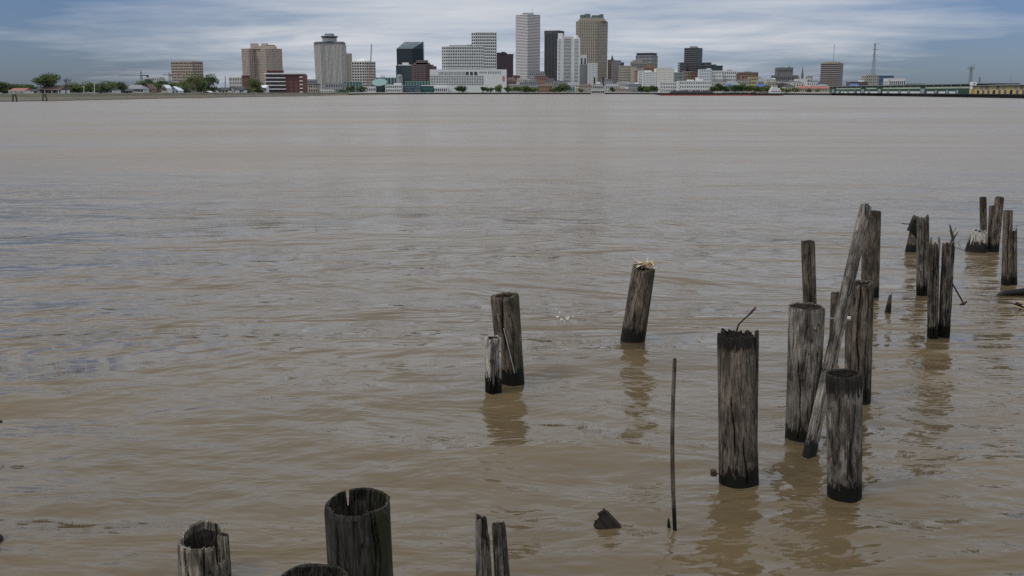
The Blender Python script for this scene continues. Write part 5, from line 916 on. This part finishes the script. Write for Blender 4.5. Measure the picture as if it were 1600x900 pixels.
tree('small round tree on the quay left of the aquarium', 547, 132, 6, 1300, 'green', seed=20, trunk=.05, cf=1.0)
tree('bushy low tree at the left end of the dark quay', 537, 139, 8, 1150, 'green', seed=21, trunk=.02)
tree('dim tree cluster before the teal hall, left of the aquarium drum', 565, 135, 7, 1450, 'dark', seed=22, trunk=.02)
qt = [(717, 134, 5.5, 'dark', 'left of two touching dark round trees in front of the white podium'), (724.5, 134, 5, 'dark', 'right of two touching dark round trees in front of the white podium'), (755, 135, 4, 'dark', 'left of three small round quay trees in front of the white podium'), (761.5, 136, 3.5, 'dark', 'middle of three small round quay trees in front of the white podium'), (767.5, 137, 3.5, 'green', 'right of three small round quay trees in front of the white podium'),
 (779, 133, 6.5, 'green', 'larger light green tree near the right end of the white podium'), (794, 135, 5.5, 'dark', 'dark round tree just right of the white podium'), (808, 136, 6, 'green', 'green tree third to the right of the podium end'), (822, 134, 8, 'dark', 'broad dark tree before the long riverside market'), (832, 136, 8, 'bronze', 'brownish tree beside the broad dark market tree'), (866, 138, 6, 'green', 'low green tree left of the dense quay tree'), (881, 131, 9, 'green', 'dense rounded quay tree below the white hotel tower'),
 (873, 136, 6, 'dark', 'dark shoulder of the dense rounded quay tree'), (907, 139, 5, 'bronze', 'brown-green tree left of the riverboat'), (957, 137, 4, 'dark', 'small dark tree right of the riverboat'), (1002, 134, 5, 'dark', 'pointed dark tree left of the white riverside block'), (1011, 134, 7, 'green', 'olive tree in the row left of the white riverside block'), (1021, 134, 7, 'dark', 'tree at the right end of the row left of the white riverside block')]
for i, (px, yt, hw, kd, lab) in enumerate(qt): tree(lab, px, yt - 1, hw, 1500 if px < 1000 else 1440, kd, seed=40 + i, trunk=.02)
rt = [(1115, 137, 6, 'dark', 'dark tree right of the brewery'), (1122, 132, 8, 'dark', 'tall dark tree left of the blue tarpaulin'), (1134, 136, 7, 'dark', 'dark bush below the blue tarpaulin'), (1150, 133, 9, 'dark', 'dark crown right of the blue tarpaulin'), (1162, 132, 9, 'green', 'olive crown midway between the two tarpaulins'), (1175, 133, 8, 'green', 'green crown left of the wide blue tarpaulin'), (1188, 137, 8, 'dark', 'dark low crown under the wide blue tarpaulin'),
 (1200, 134, 6, 'bronze', 'russet tree just left of the towboat'), (1216, 136, 6, 'bronze', 'russet tree right behind the towboat'), (1230, 138, 8, 'bronze', 'brown-grey tree before the gabled town houses'), (1243, 137, 7, 'bronze', 'brown-grey tree left of the red-roofed market halls'), (1265, 138.5, 4, 'green', 'bright green tree in front of the red-roofed market halls'), (1277, 139, 3, 'bronze', 'small brown tree in front of the red-roofed market halls'), (1432, 131.5, 12, 'dark', 'low line of dark treetop above the right part of the green shed')]
for i, (px, yt, hw, kd, lab) in enumerate(rt): tree(lab, px, yt - (2 if px < 1210 else .5), hw, 1120 if px < 1400 else 1500, kd, seed=70 + i, trunk=.02)

bush = [(8, 136, 'at the left edge'), (50, 137, 'left of the big spreading tree'), (84, 138, 'under the right side of the big spreading tree'), (99, 135, 'at the foot of the leafless tree'), (110, 131, 'just right of the leafless tree'), (128, 134, 'beside the short pale pole'), (147, 131, 'behind the left end of the long white house'), (167, 130, 'behind the right end of the long white house'), (187, 133, 'between the long white house and the greenish house'), (242, 128, 'behind the brown-roofed long house'), (258, 129, 'behind the steep white gable'), (290, 126, 'before the tan apartments'), (312, 130, 'below the bronze-leaved tree'), (330, 134, 'right of the dark open-crowned tree'), (388, 136, 'left of the pale spring-green tree'), (404, 137, 'right of the pale spring-green tree')]
for i, (px, yt, wh) in enumerate(bush): tree('low dense shrubbery ' + wh, px, yt, 9, 440 + i * 12, ('green', 'dark', 'light')[i % 3], seed=100 + i, trunk=.0, cf=1.0, name='shrub')

# ------------------------------------------------------------------ wharf sheds on the right
def wharf(name, label, pxa, pxb, back, H, zb, wall, roofm, bays, style):
    A, B_ = shore_pt(pxa, back), shore_pt(pxb, back); d = B_ - A; L = d.length; r = thing(name, label, 'shed', (A.x, A.y, zb), math.atan2(d.y, d.x)); dp = 28; rg = random.Random(3)
    b = MB(); b.box(0, L, 0, dp, 0, H); b.build('walls', wall, r)
    b = MB(); b.prism([(-1, -1.2), (L + 1, -1.2), (L + 1, dp + 1), (-1, dp + 1)], H, H + .5, 0, [(-1, dp * .5), (L + 1, dp * .5), (L + 1, dp * .55), (-1, dp * .55)]); b.box(-1, L + 1, -1.4, -1.19, H - .3, H + .12); b.build('roof', roofm, r)
    return r, L, dp
r, L, dp = wharf('green_wharf_shed', 'long green wharf shed with a pale window band and grey doors', 1296, 1519, 16, 6.4, LZ - .3, GREENW, ROOFG, 20, 0)
for i in range(44): b = MB(); x = L * (i + .5) / 44; b.box(x - .9, x + .9, -.12, .1, 5.0, 5.9); b.build('window', BANDG if i % 2 else WGLASS, r)
for s0, s1 in ((.07, .30), (.35, .43), (.48, .73), (.76, .995)): b = MB(); b.box(L * s0, L * s1, -.16, .1, 3.5, 4.6); b.build('window_band', BANDG, r)
for s_ in (.04, .32, .455, .745): b = MB(); b.box(L * s_ - 4.2, L * s_ + 4.2, -.3, .1, .05, 3.5); b.build('tall_door', mat('grey_shutter', (.24, .27, .28)), r)
for s_ in (.10, .145, .19, .25, .375, .52, .60, .66, .82, .88, .93): b = MB(); b.box(L * s_ - 2, L * s_ + 2, -.25, .1, .05, 2.3); b.build('roller_door', mat('grey_shutter', (.24, .27, .28)), r)
for s0, s1 in ((.07, .095), (.12, .18), (.20, .24), (.27, .30), (.34, .365), (.385, .44), (.48, .51), (.53, .59), (.61, .65), (.67, .73), (.77, .81), (.835, .87), (.89, .92)): b = MB(); b.box(L * s0, L * s1, -.2, .1, .05, 1.5); b.build('white_panel', WHITE, r)
r, L, dp = wharf('yellow_wharf_shed', 'yellow and grey wharf shed at the right edge, beyond the green one', 1521, 1760, 16, 5.2, LZ - .3, YELW, ROOFG, 20, 0)
for i in range(22):
    if i % 3: b = MB(); x = L * (i + .4) / 22; b.box(x - 1, x + 3.6, -.15, .1, 2.6, 4.8); b.build('grey_panel', GREYC if i % 2 else mat('brownish_panel', (.22, .17, .15)), r)
    b = MB(); x = L * (i + .9) / 22; b.box(x - 1.6, x + 1.6, -.18, .1, .05, 2.2); b.build('roller_door', DARKW if i % 3 == 0 else DGREY, r)
# the deck and its piles, one long pier
wl = list(np.linspace(1293, 1765, 24)); b = MB()
for i in range(len(wl) - 1):
    f0, f1, k0, k1 = shore_pt(wl[i], 0), shore_pt(wl[i + 1], 0), shore_pt(wl[i], 44), shore_pt(wl[i + 1], 44)
    b.face([(q.x, q.y, LZ - .3) for q in (f0, f1, k1, k0)]); b.face([(q.x, q.y, LZ - .95) for q in (k0, k1, f1, f0)]); b.face([(f0.x, f0.y, LZ - .95), (f1.x, f1.y, LZ - .95), (f1.x, f1.y, LZ - .3), (f0.x, f0.y, LZ - .3)])
pier = thing('wharf_pier', 'long dark timber pier on piles under the green and yellow sheds', 'pier', shore_pt(1293)); o = b.build('deck', TIMB); o.parent = pier; o.matrix_parent_inverse = Matrix.Translation(-pier.location)
b = MB(); b.tube([(0, 0, -1), (0, 0, LZ - .9)], .26, 7); first = b.build('pile', TIMB); me = first.data; bpy.data.objects.remove(first)
for i, px in enumerate(np.linspace(1294, 1760, 96)): q = shore_pt(px, .6); link_mesh('pile', me, pier, (q.x - pier.location.x, q.y - pier.location.y, 0))
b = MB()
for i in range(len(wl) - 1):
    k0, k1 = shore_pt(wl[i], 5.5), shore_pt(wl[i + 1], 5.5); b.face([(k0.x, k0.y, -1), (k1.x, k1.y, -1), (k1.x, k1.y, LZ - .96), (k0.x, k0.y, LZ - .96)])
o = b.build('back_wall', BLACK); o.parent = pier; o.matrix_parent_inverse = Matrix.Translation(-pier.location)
# signal box between the sheds
a = P(1522.5, 128, 655); r = thing('control_cabin', 'white two-level cabin on top of the joint between green and yellow sheds', 'cabin', (a.x, 655, LZ - .3)); hh = a.z - LZ + .3
b = MB(); b.box(-1.4, 1.4, 0, 3, 0, hh * .42); b.build('base', YELW, r); b = MB(); b.box(-1.1, 1.7, -.1, 3, hh * .42, hh * .68); b.box(-1.5, 1.5, -.1, 3, hh * .72, hh); b.box(-1.1, 1.1, .1, 2.8, hh * .68, hh * .72); b.build('cabin', ROOFW, r)
b = MB(); b.box(-.4, .5, -.2, .1, hh * .82, hh * .92); b.build('window', GDARK, r)

# ------------------------------------------------------------------ vessels
def hull(b, L, Wd, z0, z1, rake0, rake1, m=0, y0=0):
    b.prism([(rake0, y0 + .5), (L - rake1, y0 + .5), (L - rake1, y0 + Wd - .5), (rake0, y0 + Wd - .5)], -.6, z0 + .02, m, [(rake0 * .4, y0), (L - rake1 * .4, y0), (L - rake1 * .4, y0 + Wd), (rake0 * .4, y0 + Wd)]) if z0 > 0 else None
    b.prism([(rake0 * .4, y0), (L - rake1 * .4, y0), (L - rake1 * .4, y0 + Wd), (rake0 * .4, y0 + Wd)], max(z0, 0) + .03, z1, m, [(0, y0), (L, y0), (L, y0 + Wd), (0, y0 + Wd)])
def barge(label, xa, xb, D, rake, load, seed):
    a, e = P(xa, 149, D), P(xb, 149, D); L = e.x - a.x; r = thing('barge', label, 'barge', (a.x, D, 0), 0, 'barges pushed by the towboat'); b = MB(); b.prism([(rake, 0), (L, 0), (L, 10.6), (rake, 10.6)], -.5, .9, 0, [(rake * .35, 0), (L, 0), (L, 10.6), (rake * .35, 10.6)]); b.build('lower_hull', RED, r)
    b = MB(); b.prism([(rake * .35, -.02), (L, -.02), (L, 10.62), (rake * .35, 10.62)], .91, 1.7, 0, [(0, -.02), (L, -.02), (L, 10.62), (0, 10.62)]); b.build('upper_hull', BLACK, r)
    b = MB(); b.box(rake + 2, L - 2, .8, 9.8, 1.71, 2.4); b.build('coaming', BLACK, r)
    if load:
        b = MB(); rg = random.Random(seed); n = int(L / 3.2); zs = [rg.uniform(1.2, 2.1) * load for _ in range(n + 1)]; zs[0] = .3; zs[1] *= .7; zs[-1] = .5; x = lambda i: rake + 3 + (L - rake - 6) * i / n
        for i in range(n):
            A = [(x(i), 1, 2.3), (x(i), 5.3, 2.3 + zs[i]), (x(i), 9.6, 2.3)]; B2 = [(x(i + 1), 1, 2.3), (x(i + 1), 5.3, 2.3 + zs[i + 1]), (x(i + 1), 9.6, 2.3)]; b.face([A[0], B2[0], B2[1], A[1]]); b.face([A[1], B2[1], B2[2], A[2]])
        b.build('cargo_heap', mat('dark_cargo', (.028, .026, .028), .95, .3, .8), r)
barge('leading black and red barge with a raked bow and heaped dark cargo', 1018, 1121, 930, 14, 1.35, 1)
barge('second barge with lower reddish sides, right behind the leading one', 1121.5, 1177, 930, 1, .35, 2)
a, e = P(1177, 149, 925), P(1224, 149, 925); L = e.x - a.x; r = thing('towboat', 'towboat with a black and red hull and a white stepped wheelhouse, pushing the barges', 'towboat', (a.x, 925, 0)); X = lambda px: P(px, 145, 925).x - a.x; Z = lambda py: P(1200, py, 925).z
b = MB(); b.prism([(0, 0), (L, 0), (L, 10), (0, 10)], -.5, .5); b.build('lower_hull', RED, r); b = MB(); b.prism([(0, -.03), (L, -.03), (L, 10.03), (0, 10.03)], .51, 1.9); b.box(0, X(1181), 0, 10, 1.9, 3.0); b.build('upper_hull', BLACK, r)
for x0, x1, y0, y1, m_, nm in ((1204.5, 1221, 145.5, 140.5, WHITE, 'main_deckhouse'), (1206, 1219, 140.4, 137.5, WHITE, 'upper_deckhouse'), (1208, 1215.5, 137.4, 135.2, WHITE, 'wheelhouse_base'), (1208.3, 1215.2, 135.2, 133.9, GDARK, 'wheelhouse_windows'), (1207.8, 1215.8, 133.9, 133.2, WHITE, 'wheelhouse_roof'), (1217, 1218.6, 137.5, 133.5, BLACK, 'funnel')):
    b = MB(); k = .3 if nm == 'wheelhouse_windows' else 0; b.box(X(x0) , X(x1), 1.5 + k, 8.5 - k, Z(y0), Z(y1)); b.build(nm, m_, r)
for px in (1181, 1188, 1194, 1199): b = MB(); b.box(X(px), X(px) + 1.6, 2, 8, 1.9, 2.9); b.build('deck_gear', DGREY, r)
for i in range(6): b = MB(); b.box(X(1205.7 + i * 2.5), X(1207.0 + i * 2.5), 1.42, 1.6, Z(143.5), Z(141.8)); b.build('window', GDARK, r)
b = MB(); b.tube([(X(1212), 5, Z(133.2)), (X(1212), 5, Z(129.5))], .1, 5); b.build('mast', WHITE, r)
# riverboat ferry
a, e = P(923.5, 147, 1420), P(945.5, 147, 1420); L = e.x - a.x; r = thing('riverboat', 'white multi-deck riverboat with two tall black funnels, moored below the olive-brown tower', 'riverboat', (a.x, 1420, 0)); X = lambda px: P(px, 145, 1420).x - a.x; Z = lambda py: P(934, py, 1420).z
b = MB(); b.prism([(1, 0), (L - 1, 0), (L - 1, 9), (1, 9)], -.5, 1.5, 0, [(0, -.3), (L, -.3), (L, 9.3), (0, 9.3)]); b.build('hull', WHITE, r)
for i, (x0, x1, y0, y1) in enumerate(((924.3, 944.7, 145.0, 141.9), (925, 944.2, 141.4, 138.2), (926, 943.4, 137.7, 134.8), (929, 941, 134.2, 131.0))):
    b = MB(); b.box(X(x0), X(x1), .8, 8.2, Z(y0), Z(y1)); d = b.build('deckhouse', WHITE if i % 2 else GGREY, r)
    b = MB(); b.box(X(x0) - .6, X(x1) + .6, -.1, 9.1, Z(y1), Z(y1) + .4); b.build('deck', WHITE, r)
    for k in range(7): xx = X(x0) + (X(x1) - X(x0)) * k / 6; b = MB(); b.box(xx - .18, xx + .18, .0, .3, Z(y0), Z(y1)); b.build('deck_post', WHITE, r)
b = MB(); b.box(X(931.5), X(938), 3, 6, Z(130.6), Z(128)); b.build('pilot_house', WHITE, r)
for px in (929, 942.3): b = MB(); b.tube([(X(px), 2.5, Z(136)), (X(px), 2.5, Z(122))], 1.15, 10); b.tube([(X(px), 2.5, Z(122)), (X(px), 2.5, Z(121))], [1.2, 1.75], 10); b.build('funnel', BLACK, r)
# small launch
a = P(668, 146.5, 1430); r = thing('small_boat', 'small dark launch off the quay in front of the white podium', 'boat', (a.x, 1430, 0)); b = MB(); b.prism([(-1.8, 0), (1.8, 0), (1.4, 2), (-1.4, 2)], -.3, .8, 0, [(-2.6, -.2), (2.4, -.2), (2.2, 2.2), (-2.4, 2.2)]); b.build('hull', BLACK, r); b = MB(); b.box(-1.4, .4, .2, 1.8, .8, 2.2); b.box(.9, 1.7, .3, 1.6, .8, 1.9); b.build('cabin', DGREY, r)
